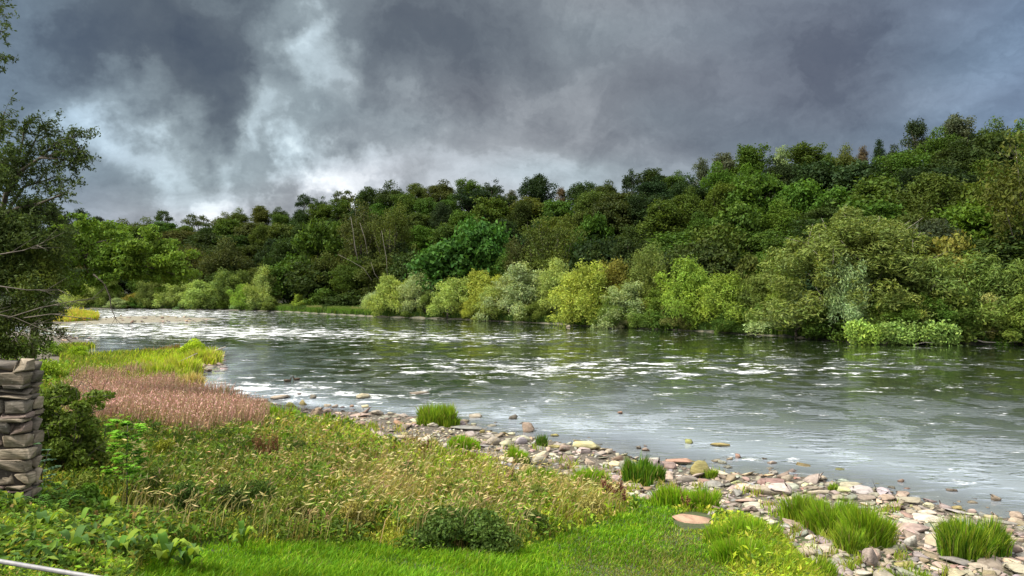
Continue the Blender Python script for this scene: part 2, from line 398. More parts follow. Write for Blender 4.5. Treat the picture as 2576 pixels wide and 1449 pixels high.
foam_and_glint = np.clip(foam_and_glint*(1-np.exp(-(np.maximum(-SN, 0)/8)**2)*(wpx > 1150)), 0, 1)
wc = np.stack([shal_sheen, np.clip(ripl, .03, 1.3), np.clip(foam_and_glint, 0, 1)], 1)
m, t, o = new_mat('river_water')
at = t.new('ShaderNodeAttribute'); at.attribute_name = 'col'; sp = t.new('ShaderNodeSeparateColor'); t.link(at.outputs['Color'], sp.inputs[0])
S_, A_, F_ = sp.outputs[0], sp.outputs[1], sp.outputs[2]
geo = t.new('ShaderNodeNewGeometry'); pos = geo.outputs['Position']
mp = t.new('ShaderNodeMapping'); mp.inputs['Rotation'].default_value = (0, 0, R(28)); mp.inputs['Scale'].default_value = (.85, 2.3, 1); t.link(pos, mp.inputs[0])
wn1 = t.noise(mp.outputs[0], .9, 3, .5, .4); wn2 = t.noise(mp.outputs[0], 3.0, 3, .55, .3)
patch = t.noise(pos, .07, 4, .6, .5)
strk = t.noise(pos, .30, 5, .62, .6)
amp = t.math('MULTIPLY', A_, t.math('MULTIPLY', t.maprange(patch, .38, .60, .35, 1.5), t.maprange(strk, .46, .60, .20, 3.2)))
wn0 = t.noise(mp.outputs[0], .35, 2, .5, .3)
hgt = t.math('ADD', t.math('ADD', t.math('MULTIPLY', wn1, .27), t.math('MULTIPLY', wn2, .06)), t.math('MULTIPLY', wn0, .16))
bu = t.new('ShaderNodeBump'); bu.inputs['Strength'].default_value = 1.0; t.link(t.math('MULTIPLY', amp, 1.7), bu.inputs['Distance']); t.link(hgt, bu.inputs['Height'])
fr = t.new('ShaderNodeFresnel'); fr.inputs['IOR'].default_value = 1.42; t.link(bu.outputs[0], fr.inputs['Normal'])
fac = t.math('ADD', .05, t.math('MULTIPLY', fr.outputs[0], 1.15), clamp=True)
gl = t.new('ShaderNodeBsdfGlossy'); gl.inputs['Roughness'].default_value = .06; gl.inputs[0].default_value = (.97, .98, 1, 1); t.link(bu.outputs[0], gl.inputs['Normal'])
df = t.new('ShaderNodeBsdfDiffuse'); t.link(t.mix(S_, (.010, .018, .005), (.44, .50, .56)), df.inputs[0])  # pale blue by the shore is sky reflection painted into the colour
tp = t.new('ShaderNodeBsdfTransparent'); tp.inputs[0].default_value = (.80, .82, .74, 1)
body = t.new('ShaderNodeMixShader'); t.link(t.math('MULTIPLY', t.maprange(S_, .55, .95), .7), body.inputs[0]); t.link(df.outputs[0], body.inputs[1]); t.link(tp.outputs[0], body.inputs[2])
mw = t.new('ShaderNodeMixShader'); t.link(fac, mw.inputs[0]); t.link(body.outputs[0], mw.inputs[1]); t.link(gl.outputs[0], mw.inputs[2])
mf = t.new('ShaderNodeMapping'); mf.inputs['Rotation'].default_value = (0, 0, R(14)); mf.inputs['Scale'].default_value = (.36, .50, 1); t.link(pos, mf.inputs[0])
fn = t.noise(mf.outputs[0], 1.0, 9, .74, .5); fn2 = t.noise(pos, 2.2, 4, .7, .5)
fn = t.math('ADD', t.math('MULTIPLY', fn, .78), t.math('MULTIPLY', fn2, .22))
foam_glint_mask = t.maprange(t.math('ADD', fn, t.math('MULTIPLY', F_, .105)), .575, .675)
fo = t.new('ShaderNodeBsdfDiffuse'); fo.inputs[0].default_value = (.85, .86, .86, 1)  # white diffuse for the foam and for the painted glints
mo = t.new('ShaderNodeMixShader'); t.link(t.math('MULTIPLY', foam_glint_mask, .72), mo.inputs[0]); t.link(mw.outputs[0], mo.inputs[1]); t.link(fo.outputs[0], mo.inputs[2])
t.link(mo.outputs[0], o.inputs[0])
tag(obj('river_water', mesh('river_water', Vw, Fq, m, wc, smooth=True)), kind='structure')

# ------------------------------------------------------------------ tree prototypes
def crown(lobes, n, L, Wd, r, droop=.0, zb=.35, jit=.6, inner=.35, spread=.12):
    lobes = np.asarray(lobes, float); wgt = lobes[:, 3]*lobes[:, 5]; wgt /= wgt.sum()
    k = r.choice(len(lobes), n, p=wgt); lb = lobes[k]
    d = rdir(n, zb, r); f = 1-inner*r.random(n)**1.5
    P = lb[:, :3]+d*lb[:, 3:6]*f[:, None]+r.normal(size=(n, 3))*spread*L
    N = unit(d+r.normal(size=(n, 3))*jit); D = r.normal(size=(n, 3)); D[:, 2] -= droop*1.5
    s = r.uniform(.7, 1.3, n)
    lv = r.uniform(.82, 1.18, len(lobes))[k]*r.uniform(.72, 1.28, n)
    col = np.stack([lv*r.uniform(.9, 1.12, n), lv, lv*r.uniform(.8, 1.1, n)], 1)
    return leaves_arr(P, N, D, L*s, Wd*s, col)
def limbs(base, targets, r0, r, k=5, start=.15, wob=.35):
    parts = []; top = np.array([0, 0, max(t[2] for t in targets)*.8])+np.array([base[0], base[1], 0])
    base = np.array(base, float); pts = [base+(top-base)*f+np.array([r.normal()*wob, r.normal()*wob, 0])*f for f in np.linspace(0, 1, 7)]
    pts[0] = base-np.array([0, 0, .4]); parts.append(tube_arr(pts, np.linspace(r0, r0*.22, 7), k=7))
    for tg in targets:
        tg = np.array(tg, float); f = np.clip(start+r.random()*.6, 0, .85)
        f = min(f, max(.1, (tg[2]-base[2])/(top[2]-base[2]+.01)*.75)); s = base+(top-base)*f
        mid = (s+tg)/2+np.array([0, 0, -.06*np.linalg.norm(tg-s)])+r.normal(size=3)*.15
        parts.append(tube_arr([s, mid, tg], [r0*.35*(1-f*.5), r0*.22, r0*.06], k=k))
    return join(parts)
def proto(kind, seed):
    r = np.random.default_rng(seed); lobes = []
    if kind == 'round':               # 10 wide, 12 high
        for _ in range(80):
            d = rdir(1, .25, r)[0]; f = r.uniform(.5, 1.0); rr = r.uniform(.5, 1.7)
            lobes.append((d[0]*4.0*f, d[1]*4.0*f, 6.6+d[2]*4.6*f, rr, rr, rr*.75))
        n, L, Wd, dr = 11000, .40, .26, .2
    elif kind == 'tall':
        for _ in range(70):
            d = rdir(1, .1, r)[0]; f = r.uniform(.45, 1.02); rr = r.uniform(.4, 1.3)
            lobes.append((d[0]*2.7*f, d[1]*2.7*f, 7.2+d[2]*5.6*f, rr, rr, rr*.9))
        n, L, Wd, dr = 9500, .38, .25, .2
    elif kind == 'sparse':
        for _ in range(30):
            d = rdir(1, .4, r)[0]; f = r.uniform(.75, 1.0); rr = r.uniform(.6, 1.25)
            lobes.append((d[0]*4.3*f, d[1]*4.3*f, 7.0+d[2]*4.8*f, rr*1.1, rr*1.1, rr*.6))
        n, L, Wd, dr = 3600, .42, .3, .1
    elif kind == 'feathery':          # birch-like
        for _ in range(46):
            a = r.uniform(0, 6.28); h = r.uniform(0, 1); w = 2.3*math.sin(min(1, (1-h)*1.3+.12)*1.57); rr = r.uniform(.45, .95); q = r.uniform(.4, 1)
            lobes.append((math.cos(a)*w*q, math.sin(a)*w*q, 3+h*9.2, rr, rr, rr*1.3))
        n, L, Wd, dr = 5200, .34, .2, .8
    elif kind == 'conifer':
        for i in range(60):
            h = r.uniform(0, 1); a = r.uniform(0, 6.28); w = 2.6*(1-h)**.8+.15; rr = .35+.55*(1-h)
            lobes.append((math.cos(a)*w*.75, math.sin(a)*w*.75, 3.0+h*9.2, rr*1.2, rr*1.2, rr*.45))
        n, L, Wd, dr = 5500, .4, .14, .3
    elif kind == 'twiggy':
        for _ in range(60):
            d = rdir(1, .35, r)[0]; f = r.uniform(.45, 1.0); rr = r.uniform(.5, 1.2)
            lobes.append((d[0]*4.2*f, d[1]*4.2*f, 6.4+d[2]*5.0*f, rr, rr, rr*1.1))
        n, L, Wd, dr = 6200, .34, .16, .3
    elif kind == 'layered':           # horse-chestnut-like: big leaves in upturned sprays
        for _ in range(60):
            d = rdir(1, .2, r)[0]; f = r.uniform(.6, 1.0); rr = r.uniform(.7, 1.3)
            lobes.append((d[0]*4.4*f, d[1]*4.4*f, 5.8+d[2]*5.2*f, rr*1.25, rr*1.25, rr*.5))
        n, L, Wd, dr = 7000, .68, .42, .5
    elif kind == 'willow':            # mound of pale feathery sprays reaching the water
        for _ in range(85):
            a = r.uniform(0, 6.28); el = r.uniform(0, 1)**.8*1.5; f = r.uniform(.6, .96); rr = r.uniform(.55, 1.25)
            lobes.append((math.cos(a)*math.cos(el)*4.6*f, math.sin(a)*math.cos(el)*4.6*f, .4+math.sin(el)*7.4*f, rr, rr, rr*1.05))
        n, L, Wd, dr = 15000, .40, .13, .15
    elif kind == 'willow_open':
        for _ in range(75):
            a = r.uniform(0, 6.28); el = r.uniform(0, 1)**.7*1.5; f = r.uniform(.5, 1.05); rr = r.uniform(.45, 1.1)
            lobes.append((math.cos(a)*math.cos(el)*4.5*f+r.normal()*.3, math.sin(a)*math.cos(el)*4.5*f, .5+math.sin(el)*7.4*f, rr, rr, rr*1.2))
        n, L, Wd, dr = 12000, .44, .13, .6
    elif kind == 'dome':              # large even dome with bare twigs through the top
        for _ in range(300):
            a = r.uniform(0, 6.28); el = r.uniform(0, 1)**.75*1.5; f = r.uniform(.72, .97); rr = r.uniform(.35, .75)
            lobes.append((math.cos(a)*math.cos(el)*4.8*f, math.sin(a)*math.cos(el)*4.8*f, .4+math.sin(el)*7.6*f, rr, rr, rr*1.1))
        n, L, Wd, dr = 46000, .25, .08, .1
    elif kind == 'shrub':
        for _ in range(45):
            a = r.uniform(0, 6.28); el = r.uniform(0, 1.5); f = r.uniform(.5, .95); rr = r.uniform(.7, 1.4)
            lobes.append((math.cos(a)*math.cos(el)*4.2*f, math.sin(a)*math.cos(el)*4.2*f, .6+math.sin(el)*6.6*f, rr, rr, rr*.8))
        n, L, Wd, dr = 8000, .5, .36, .2
    L_ = np.array(lobes); zc = 2.5 if kind in ('willow', 'willow_open', 'dome', 'shrub') else 6.5; p1, p2, p3 = r.uniform(0, 6.28, 3); A_ = .05 if kind in ('dome', 'conifer') else .17
    az = np.arctan2(L_[:, 1], L_[:, 0]); el = np.arctan2(L_[:, 2]-zc, np.hypot(L_[:, 0], L_[:, 1])); env = 1+A_*np.sin(2*az+p1)+A_*.8*np.sin(3*az+2.5*el+p2)+A_*.6*np.sin(5*el+4*az+p3)
    L_[:, 0] *= env; L_[:, 1] *= env; L_[:, 2] = zc+(L_[:, 2]-zc)*env; lobes = [tuple(l) for l in L_]
    mat = M_WILLOW if kind in ('willow', 'willow_open', 'dome') else M_LEAF
    inner = .5 if kind in ('dome', 'willow_open', 'twiggy') else .35
    Va, Fa, ca = crown(lobes, n, L, Wd, r, dr, inner=inner, spread=.55 if mat is M_WILLOW and kind != 'dome' else .25 if kind == 'dome' else .75)
    cm = mesh(kind+'_crown', Va, Fa, mat, ca)
    tg = [tuple(np.array(l[:3])) for l in lobes[::(9 if kind == 'dome' else 3)]]
    if kind in ('willow', 'willow_open', 'dome', 'shrub'):
        Vb, Fb, cb = join([limbs((r.normal()*.8, r.normal()*.8, 0), tg[i::3], .08 if kind == 'dome' else .16, r, start=.02) for i in range(3)])
    else: Vb, Fb, cb = limbs((0, 0, 0), tg, .30 if kind != 'twiggy' else .22, r)
    if kind in ('twiggy', 'dome'):
        tw = []
        for _ in range(70 if kind == 'dome' else 45):
            l = lobes[r.integers(len(lobes))]; p0 = np.array(l[:3])*np.array([.8, .8, .92]); dd = unit(np.array([p0[0], p0[1], 4+r.random()*3])+r.normal(size=3)*2)
            p2 = p0+dd*r.uniform(1.2, 2.4); p1 = (p0+p2)/2+r.normal(size=3)*.15
            tw.append(tube_arr([p0, p1, p2], [.022, .016, .008], k=3))
        Vb, Fb, cb = join([(Vb, Fb, cb)]+tw)
    tm = mesh(kind+'_trunk', Vb, Fb, M_GREYWOOD if kind in ('feathery', 'dome') else M_BARK, cb)
    ztop = float(np.percentile(Va[:, 2], 99.7)); wx = float(np.percentile(np.abs(Va[:, 0]), 98.5))
    return cm, tm, ztop, wx
PROTO = {}
for kd, cnt in (('round', 4), ('tall', 2), ('sparse', 2), ('feathery', 2), ('conifer', 1), ('twiggy', 2), ('layered', 2), ('willow', 3), ('willow_open', 2), ('dome', 1), ('shrub', 2)):
    PROTO[kd] = [proto(kd, 100+sum(map(ord, kd))+i) for i in range(cnt)]
NAME = {'round': 'broadleaf_tree', 'tall': 'broadleaf_tree', 'sparse': 'broadleaf_tree', 'feathery': 'birch_tree', 'conifer': 'pine_tree', 'twiggy': 'broadleaf_tree',
        'layered': 'chestnut_tree', 'willow': 'willow_tree', 'willow_open': 'willow_tree', 'dome': 'willow_tree', 'shrub': 'shrub'}
def tree(kind, x, y, z, h, w, color, label, cat='tree', group=None, name=None):
    cm, tm, zt, wx = random.choice(PROTO[kind])
    e = empty(name or NAME[kind], (x, y, z), random.uniform(0, 6.28)); sxy = w/2/wx
    e.scale = (sxy, sxy, h/zt)
    a = obj('trunk', tm, e); c = obj('crown', cm, e); c.color = (*color, 1)
    return tag(e, label, cat, group)

COL = dict(dark=(.036, .060, .016), deep=(.024, .044, .016), mid=(.058, .104, .018), bright=(.068, .118, .018), olive=(.072, .096, .022), brown=(.060, .074, .022),
           blue=(.038, .064, .028), rust=(.12, .095, .05), grey=(.085, .105, .062), vivid=(.048, .125, .026), pale=(.26, .34, .095), silver=(.25, .33, .15),
           yellow=(.29, .34, .065), lime=(.19, .29, .045), wolive=(.120, .172, .042), ochre=(.20, .19, .045), dome=(.135, .185, .048))
def jitter(c, a=.12): return tuple(max(.004, v*random.uniform(1-a, 1+a)) for v in c)
ORD = ['first', 'second', 'third', 'fourth', 'fifth', 'sixth', 'seventh', 'eighth', 'ninth', 'tenth', 'eleventh', 'twelfth', 'thirteenth', 'fourteenth', 'fifteenth', 'sixteenth', 'seventeenth', 'eighteenth', 'nineteenth', 'twentieth', 'twenty-first', 'twenty-second']

# skyline trees, read left to right: (px, top, width, kind, colour, description)
RT = [(60, 528, 70, 'tall', 'dark', 'slim dark'), (150, 530, 60, 'round', 'dark', 'dark rounded'), (203, 524, 46, 'feathery', 'deep', 'narrow pointed dark'), (246, 545, 46, 'feathery', 'deep', 'thin leaning dark'),
      (300, 552, 80, 'round', 'brown', 'brownish flat topped'), (360, 548, 80, 'round', 'olive', 'olive broad'), (415, 529, 62, 'sparse', 'dark', 'see-through dark'), (500, 540, 76, 'sparse', 'brown', 'brownish umbrella-shaped see-through'),
      (560, 535, 60, 'round', 'olive', 'small olive'), (600, 524, 54, 'round', 'olive', 'olive tufted'), (655, 518, 44, 'tall', 'olive', 'upright olive'), (705, 522, 50, 'round', 'dark', 'dark low'),
      (765, 490, 66, 'sparse', 'deep', 'tall see-through dark'), (805, 494, 50, 'sparse', 'dark', 'narrow see-through dark'), (862, 478, 70, 'sparse', 'brown', 'brown-tinged see-through'), (925, 472, 70, 'round', 'dark', 'dark domed'),
      (985, 458, 84, 'round', 'dark', 'broad dark'), (1050, 462, 70, 'round', 'olive', 'olive-tinged'), (1110, 455, 80, 'round', 'brown', 'brown-tipped broad'), (1180, 452, 70, 'round', 'mid', 'mid green rounded'),
      (1238, 452, 64, 'sparse', 'deep', 'dark spreading see-through'), (1287, 478, 40, 'feathery', 'grey', 'thin greyish'), (1350, 440, 92, 'round', 'deep', 'tall round-headed dark'), (1412, 472, 34, 'feathery', 'rust', 'thin rusty'),
      (1462, 458, 70, 'round', 'dark', 'dark'), (1525, 456, 66, 'round', 'brown', 'brownish dark'), (1592, 425, 66, 'sparse', 'deep', 'spiky dark'), (1640, 425, 60, 'tall', 'dark', 'dark upright'),
      (1700, 432, 66, 'round', 'mid', 'mid green'), (1765, 398, 50, 'feathery', 'grey', 'slim grey-green'), (1822, 386, 60, 'tall', 'grey', 'grey-green oval'), (1892, 366, 80, 'tall', 'mid', 'tall mid green'),
      (1968, 368, 52, 'feathery', 'silver', 'pale see-through'), (2030, 360, 76, 'tall', 'mid', 'dense pointed mid green'), (2085, 385, 50, 'round', 'mid', 'small mid green'), (2130, 366, 78, 'round', 'olive', 'olive-green full-crowned'),
      (2172, 368, 40, 'feathery', 'rust', 'thin rust-coloured'), (2212, 352, 46, 'conifer', 'deep', 'dark pine-like'), (2250, 368, 60, 'round', 'blue', 'bluish-green'), (2305, 302, 74, 'feathery', 'blue', 'tall loose bluish'),
      (2375, 322, 110, 'round', 'mid', 'large rounded'), (2410, 290, 66, 'tall', 'grey', 'tall grey-green oval'), (2448, 335, 34, 'conifer', 'deep', 'small dark pine-like'), (2498, 300, 100, 'round', 'mid', 'large domed'),
      (2590, 300, 110, 'round', 'mid', 'large rounded edge-of-frame')]
def at_s(px, s):
    y = ray_at_s(px, s); x = (px*K-512)/F*y; z = float(height(np.array([x]), np.array([y]))[0]); return x, y, z
occupied = []
for i, (px, ty, w, kind, cn, desc) in enumerate(RT):
    s = RIDGE-random.uniform(0, 5); x, y, z = at_s(px, s)
    top = 7+(288-ty*K)/F*y; wm = w*K/F*y; h = max(top-z, wm*1.0)
    tree(kind, x, y, top-h, h, wm, jitter(COL[cn], .08),
         '%s %s on the wooded skyline %s' % (desc, {'feathery': 'birch-like tree', 'conifer': 'conifer'}.get(kind, 'tree'),
         ('at the left end' if px < 280 else 'above the far upstream willows' if px < 720 else 'above the reed bed' if px < 1000 else 'above the vivid green chestnuts' if px < 1320
          else 'above the middle of the river' if px < 1700 else 'left of the domed willow' if px < 1960 else 'above the domed willow' if px < 2350 else 'near the right edge')), group='trees along the skyline')
# the slope below them
cells = {}
def sector(px):
    for a, nm in ((260, 'behind the overhanging tree'), (560, 'above upstream willows'), (740, 'left of the reed bed'), (960, 'above the reed bed'), (1180, 'above the left chestnut'),
                  (1400, 'above the right chestnut'), (1620, 'above the ball-shaped willow'), (1820, 'above the full green willow'), (1980, 'left of the domed willow'),
                  (2200, 'above the domed willow'), (2400, 'above the ochre tree'), (9999, 'at the right edge')):
        if px < a: return nm
rows = [(15, 'the slope foot', 1.0), (25, 'lower slope', 1.0), (35, 'the middle slope', 1.0), (45, 'the upper slope', 1.0), (56, 'the hilltop edge', 1.0)]
plan = []
for ri, (s, rn, _) in enumerate(rows):
    px = -60+random.uniform(0, 40)
    while px < 2680:
        D = ray_at_s(px, s); wm = random.uniform(8.0, 12.5)*(1.15 if px < 700 else 1.0)
        step = wm*.86*F/D/K; px += step*.5
        x, y, z = at_s(px, s+random.uniform(-3.5, 3.5)); h = random.uniform(9.5, 13.5)
        # keep below the skyline trees
        toppy = (288-(z+h-CAMZ)/y*F)/K; lim = skyline(px)+(24 if ri == 4 else 34)
        if toppy < lim: h = max(6.5, (288-lim*K)/F*y+CAMZ-z); 
        if z+h > CAMZ+(288-lim*K)/F*y: z = CAMZ+(288-lim*K)/F*y-h
        if px < 750: pal = ['dark', 'brown', 'mid', 'dark', 'mid', 'deep', 'olive']; kinds = ['round', 'round', 'tall', 'layered', 'round']
        elif px < 1300: pal = ['dark', 'mid', 'olive', 'mid', 'dark', 'deep']; kinds = ['round', 'round', 'tall', 'layered', 'round']
        elif px < 1650: pal = ['deep', 'dark', 'dark', 'olive', 'mid']; kinds = ['round', 'round', 'tall', 'layered']
        else: pal = ['mid', 'mid', 'dark', 'mid', 'blue', 'bright', 'deep']; kinds = ['round', 'round', 'layered', 'tall', 'round']
        if ri < 1: pal = [c for c in pal if c not in ('bright',)]+['deep', 'blue']
        cn = random.choice(pal); kd = random.choice(kinds)
        plan.append((px, x, y, z, h, wm, kd, cn, rn)); px += step*.5
plan.sort(key=lambda a: a[0])
words = {'dark': 'dark green', 'deep': 'darkest', 'mid': 'mid green', 'bright': 'bright green', 'olive': 'olive green', 'brown': 'brownish green', 'blue': 'bluish green'}
shape_w = {'round': 'rounded tree', 'tall': 'upright tree', 'twiggy': 'twiggy tree', 'layered': 'layered tree'}
for (px, x, y, z, h, wm, kd, cn, rn) in plan:
    key = (words[cn], shape_w[kd], rn, sector(px)); cells.setdefault(key, []).append((px, x, y, z, h, wm, kd, cn))
for key, lst in cells.items():
    for i, (px, x, y, z, h, wm, kd, cn) in enumerate(lst):
        lab = ('%s %s on %s %s' % key).replace('above the far upstream', 'above upstream')
        if len(lst) > 1: lab = '%s from left of %s' % (ORD[i], lab.replace('tree', 'trees', 1))
        tree(kd, x, y, z, h, wm, jitter(COL[cn], .13), lab, group='trees on the wooded hillside')

# trees and bushes read one by one along the far bank: (px, top, base, width, inland, kind, colour, label)
FB = [(215, 714, 777, 95, 2, 'willow', 'pale', 'pale green rounded willow at the far left end of the opposite bank'),
      (275, 705, 777, 60, 3, 'willow', 'wolive', 'small olive willow next to the leftmost pale willow'),
      (300, 750, 778, 56, .5, 'willow', 'silver', 'low silvery bush at the water behind the gravel bar'),
      (345, 735, 776, 60, 3, 'shrub', 'ochre', 'rusty low bush right of the low silvery bush'),
      (390, 700, 777, 76, 2, 'willow', 'wolive', 'dark-hollowed olive willow right of the rusty bush'),
      (448, 703, 778, 100, 1.5, 'willow', 'pale', 'broad pale willow upstream with its skirt in the water'),
      (520, 706, 779, 90, 2, 'willow', 'pale', 'second broad pale willow upstream, beside the twiggy olive one'),
      (575, 678, 779, 110, 4, 'willow_open', 'wolive', 'taller twiggy olive willow upstream'),
      (618, 716, 781, 78, .8, 'willow', 'lime', 'rounded lime green bush in front of the twiggy olive willow'),
      (668, 672, 780, 90, 4, 'willow', 'pale', 'tall pale willow left of the reed bed'),
      (680, 748, 782, 60, .8, 'shrub', 'wolive', 'low brownish bush at the left end of the reed bed'),
      (752, 741, 786, 42, 4, 'shrub', 'lime', 'small bright green bush standing in the reed bed'),
      (820, 726, 786, 90, 8, 'shrub', 'mid', 'dark shrub behind the middle of the reed bed'),
      (890, 732, 788, 110, 9, 'shrub', 'dark', 'wide dark green shrub behind the right end of the reed bed'),
      (740, 640, 775, 110, 12, 'layered', 'mid', 'dark leafy tree behind the left end of the reed bed'),
      (985, 694, 797, 95, 1.5, 'willow', 'pale', 'pale willow at the right end of the reed bed'),
      (1050, 686, 798, 80, 3, 'willow', 'silver', 'silvery upright willow beside the vivid green chestnut'),
      (1078, 735, 801, 60, 1.2, 'willow_open', 'wolive', 'small ragged olive bush leaning over the water'),
      (1150, 700, 804, 125, 1.5, 'willow', 'pale', 'wide pale willow below the chestnuts'),
      (1212, 682, 800, 100, 5, 'willow', 'yellow', 'bright yellow topped willow behind the pale row'),
      (1240, 720, 806, 110, 1.2, 'willow', 'pale', 'low pale willow spreading before the yellow topped one'),
      (1305, 664, 809, 150, 2, 'willow_open', 'silver', 'large silvery green willow with pale tips in the middle of the far bank'),
      (1400, 652, 808, 90, 5, 'willow', 'pale', 'slim pale willow left of the rounded yellow-green one'),
      (1480, 662, 817, 165, 1.5, 'willow', 'yellow', 'ball-shaped yellow-green willow at the waterside'),
      (1585, 712, 820, 140, 1.5, 'willow_open', 'silver', 'low grey-green willow right of the rounded yellow-green one'),
      (1530, 655, 812, 110, 6, 'willow', 'ochre', 'ochre-tinged willow peeping out behind the yellow-green ball'),
      (1625, 610, 812, 110, 12, 'twiggy', 'wolive', 'tall olive tree rising above the waterside willows'),
      (1640, 642, 815, 140, 6, 'willow', 'wolive', 'tall grey-green domed willow behind the low grey-green one'),
      (1735, 652, 825, 150, 3, 'willow', 'lime', 'full green willow with a dark lower half'),
      (1700, 760, 828, 90, .8, 'shrub', 'mid', 'low dark bush with white blossom at the water below the full green willow'),
      (1825, 690, 830, 150, 2.5, 'willow', 'lime', 'sloping yellow-green willow left of the olive bushes'),
      (1880, 645, 820, 110, 9, 'shrub', 'olive', 'dark olive bush behind the sloping yellow-green willow'),
      (1905, 692, 832, 120, 3.5, 'willow_open', 'wolive', 'olive brown tangled willow'),
      (1860, 775, 836, 120, 1, 'willow', 'mid', 'low green bush dipping into the water below the olive brown willow'),
      (1965, 670, 836, 110, 5, 'willow', 'lime', 'light green willow just left of the great dome'),
      (2150, 538, 845, 390, 8, 'dome', 'dome', 'great domed olive willow with bare grey twigs showing at its top'),
      (2010, 735, 846, 210, .3, 'willow_open', 'silver', 'spreading silvery willow drooping to the water below the dome'),
      (2125, 640, 852, 125, .6, 'willow_open', 'silver', 'silvery spire-shaped willow standing in front of the dome'),
      (2090, 760, 854, 140, 1, 'shrub', 'mid', 'dark green bush overhanging the water below the silvery spire'),
      (2400, 592, 850, 120, 12, 'layered', 'ochre', 'ochre-tinted tree right of the great dome'),
      (2320, 640, 860, 240, 4, 'willow_open', 'wolive', 'wide feathery green willow right of the great dome'),
      (2230, 740, 862, 140, 2, 'willow', 'wolive', 'low olive willow between the spire and the feathery one'),
      (2480, 640, 866, 220, 4, 'willow_open', 'wolive', 'loose windblown olive willow near the right edge'),
      (2600, 655, 868, 200, 3, 'willow_open', 'wolive', 'last olive willow cut by the right edge'),
      (2400, 765, 868, 200, 1, 'willow_open', 'mid', 'dark low bush above the fallen branches'),
      (2585, 335, 840, 230, 15, 'twiggy', 'olive', 'very tall loose olive tree on the right edge'),
      (2500, 690, 862, 90, 7, 'shrub', 'mid', 'dark bush at the foot of the very tall olive tree'),
      (1112, 612, 780, 150, 11, 'layered', 'vivid', 'vivid green chestnut with large leaves, the lower left one of two'),
      (1215, 556, 775, 135, 17, 'layered', 'vivid', 'vivid green chestnut with large leaves, the upper right one of two'),
      (905, 505, 770, 120, 20, 'twiggy', 'brown', 'brownish half-dead tree with long pale bare trunks'),
      (985, 512, 770, 120, 22, 'twiggy', 'olive', 'tall olive thin-leaved tree beside the pale bare trunks'),
      (1400, 545, 790, 160, 18, 'twiggy', 'olive', 'tall olive tree in the middle of the far bank, right of the chestnuts'),
      (1310, 600, 790, 100, 14, 'twiggy', 'brown', 'grey-brown thin tree between chestnut and tall olive tree'),
      (840, 630, 780, 110, 14, 'twiggy', 'olive', 'leaning dead-branched tree left of the half-dead one'),
      (800, 560, 780, 120, 16, 'layered', 'mid', 'leafy mid green tree above the left of the reed bed'),
      (800, 655, 785, 120, 11, 'layered', 'dark', 'bushy dark tree behind the reed bed'),
      (720, 600, 778, 110, 16, 'round', 'dark', 'round dark tree above the tall pale upstream willow'),
      (1750, 610, 820, 130, 14, 'layered', 'dark', 'dark layered tree behind the full green willow'),
      (1500, 600, 800, 120, 16, 'layered', 'deep', 'deep green tree behind the yellow-green ball willow'),
      (460, 620, 776, 110, 14, 'round', 'brown', 'brown-green tree behind the pale upstream willows'),
      (560, 600, 776, 110, 15, 'round', 'brown', 'rust-brown round tree behind the twiggy olive willow')]
for (px, ty, by, w, inl, kind, cn, lab) in FB:
    x, y, z = at_s(px, inl)
    top = 7+(288-ty*K)/F*y; wm = w*K/F*y*1.08; z0 = min(z, .3) if inl < 3 else z
    tree(kind, x, y, z0-.15, top-z0+.15, wm, jitter(COL[cn], .05), lab, cat='shrub' if kind == 'shrub' else 'tree', group='bushes and trees along the far bank')

fill = []
for px in np.arange(180, 2640, 30.0):
    if 690 < px < 940 or 1930 < px < 2190: continue
    px += random.uniform(-12, 12); inl = random.choice([.6, 1.5, 3.5, 5.5]); hm = random.uniform(2.8, 5.4)+(1.2 if inl > 3 else 0)+(1.0 if px > 1900 else 0)
    fill.append((px, inl, hm, hm*random.uniform(1.1, 1.9), random.choice(['willow', 'willow_open', 'willow_open', 'shrub']), random.choice(['pale', 'wolive', 'silver', 'mid', 'bright', 'wolive', 'lime'] if px < 1900 else ['wolive', 'mid', 'bright', 'pale'])))
def fsec(px):
    return ('among the far upstream willows' if px < 690 else 'below the chestnuts' if px < 1260 else 'left of the yellow-green ball willow' if px < 1480 else 'before the full green willow' if px < 1760
            else 'left of the domed willow' if px < 2000 else 'below the domed willow' if px < 2300 else 'near the right edge')
fc = {}
for f_ in fill: fc.setdefault(fsec(f_[0]), []).append(f_)
for key, lst in fc.items():
    for i, (px, inl, hm, wm, kd, cn) in enumerate(lst):
        x, y, z = at_s(px, inl); tree(kd, x, y, min(z, .3)-.15, hm, wm, jitter(COL[cn], .15), '%s from left of the small waterside bushes %s' % (ORD[i], key), cat='shrub', group='small bushes filling the far bank', name='shrub')

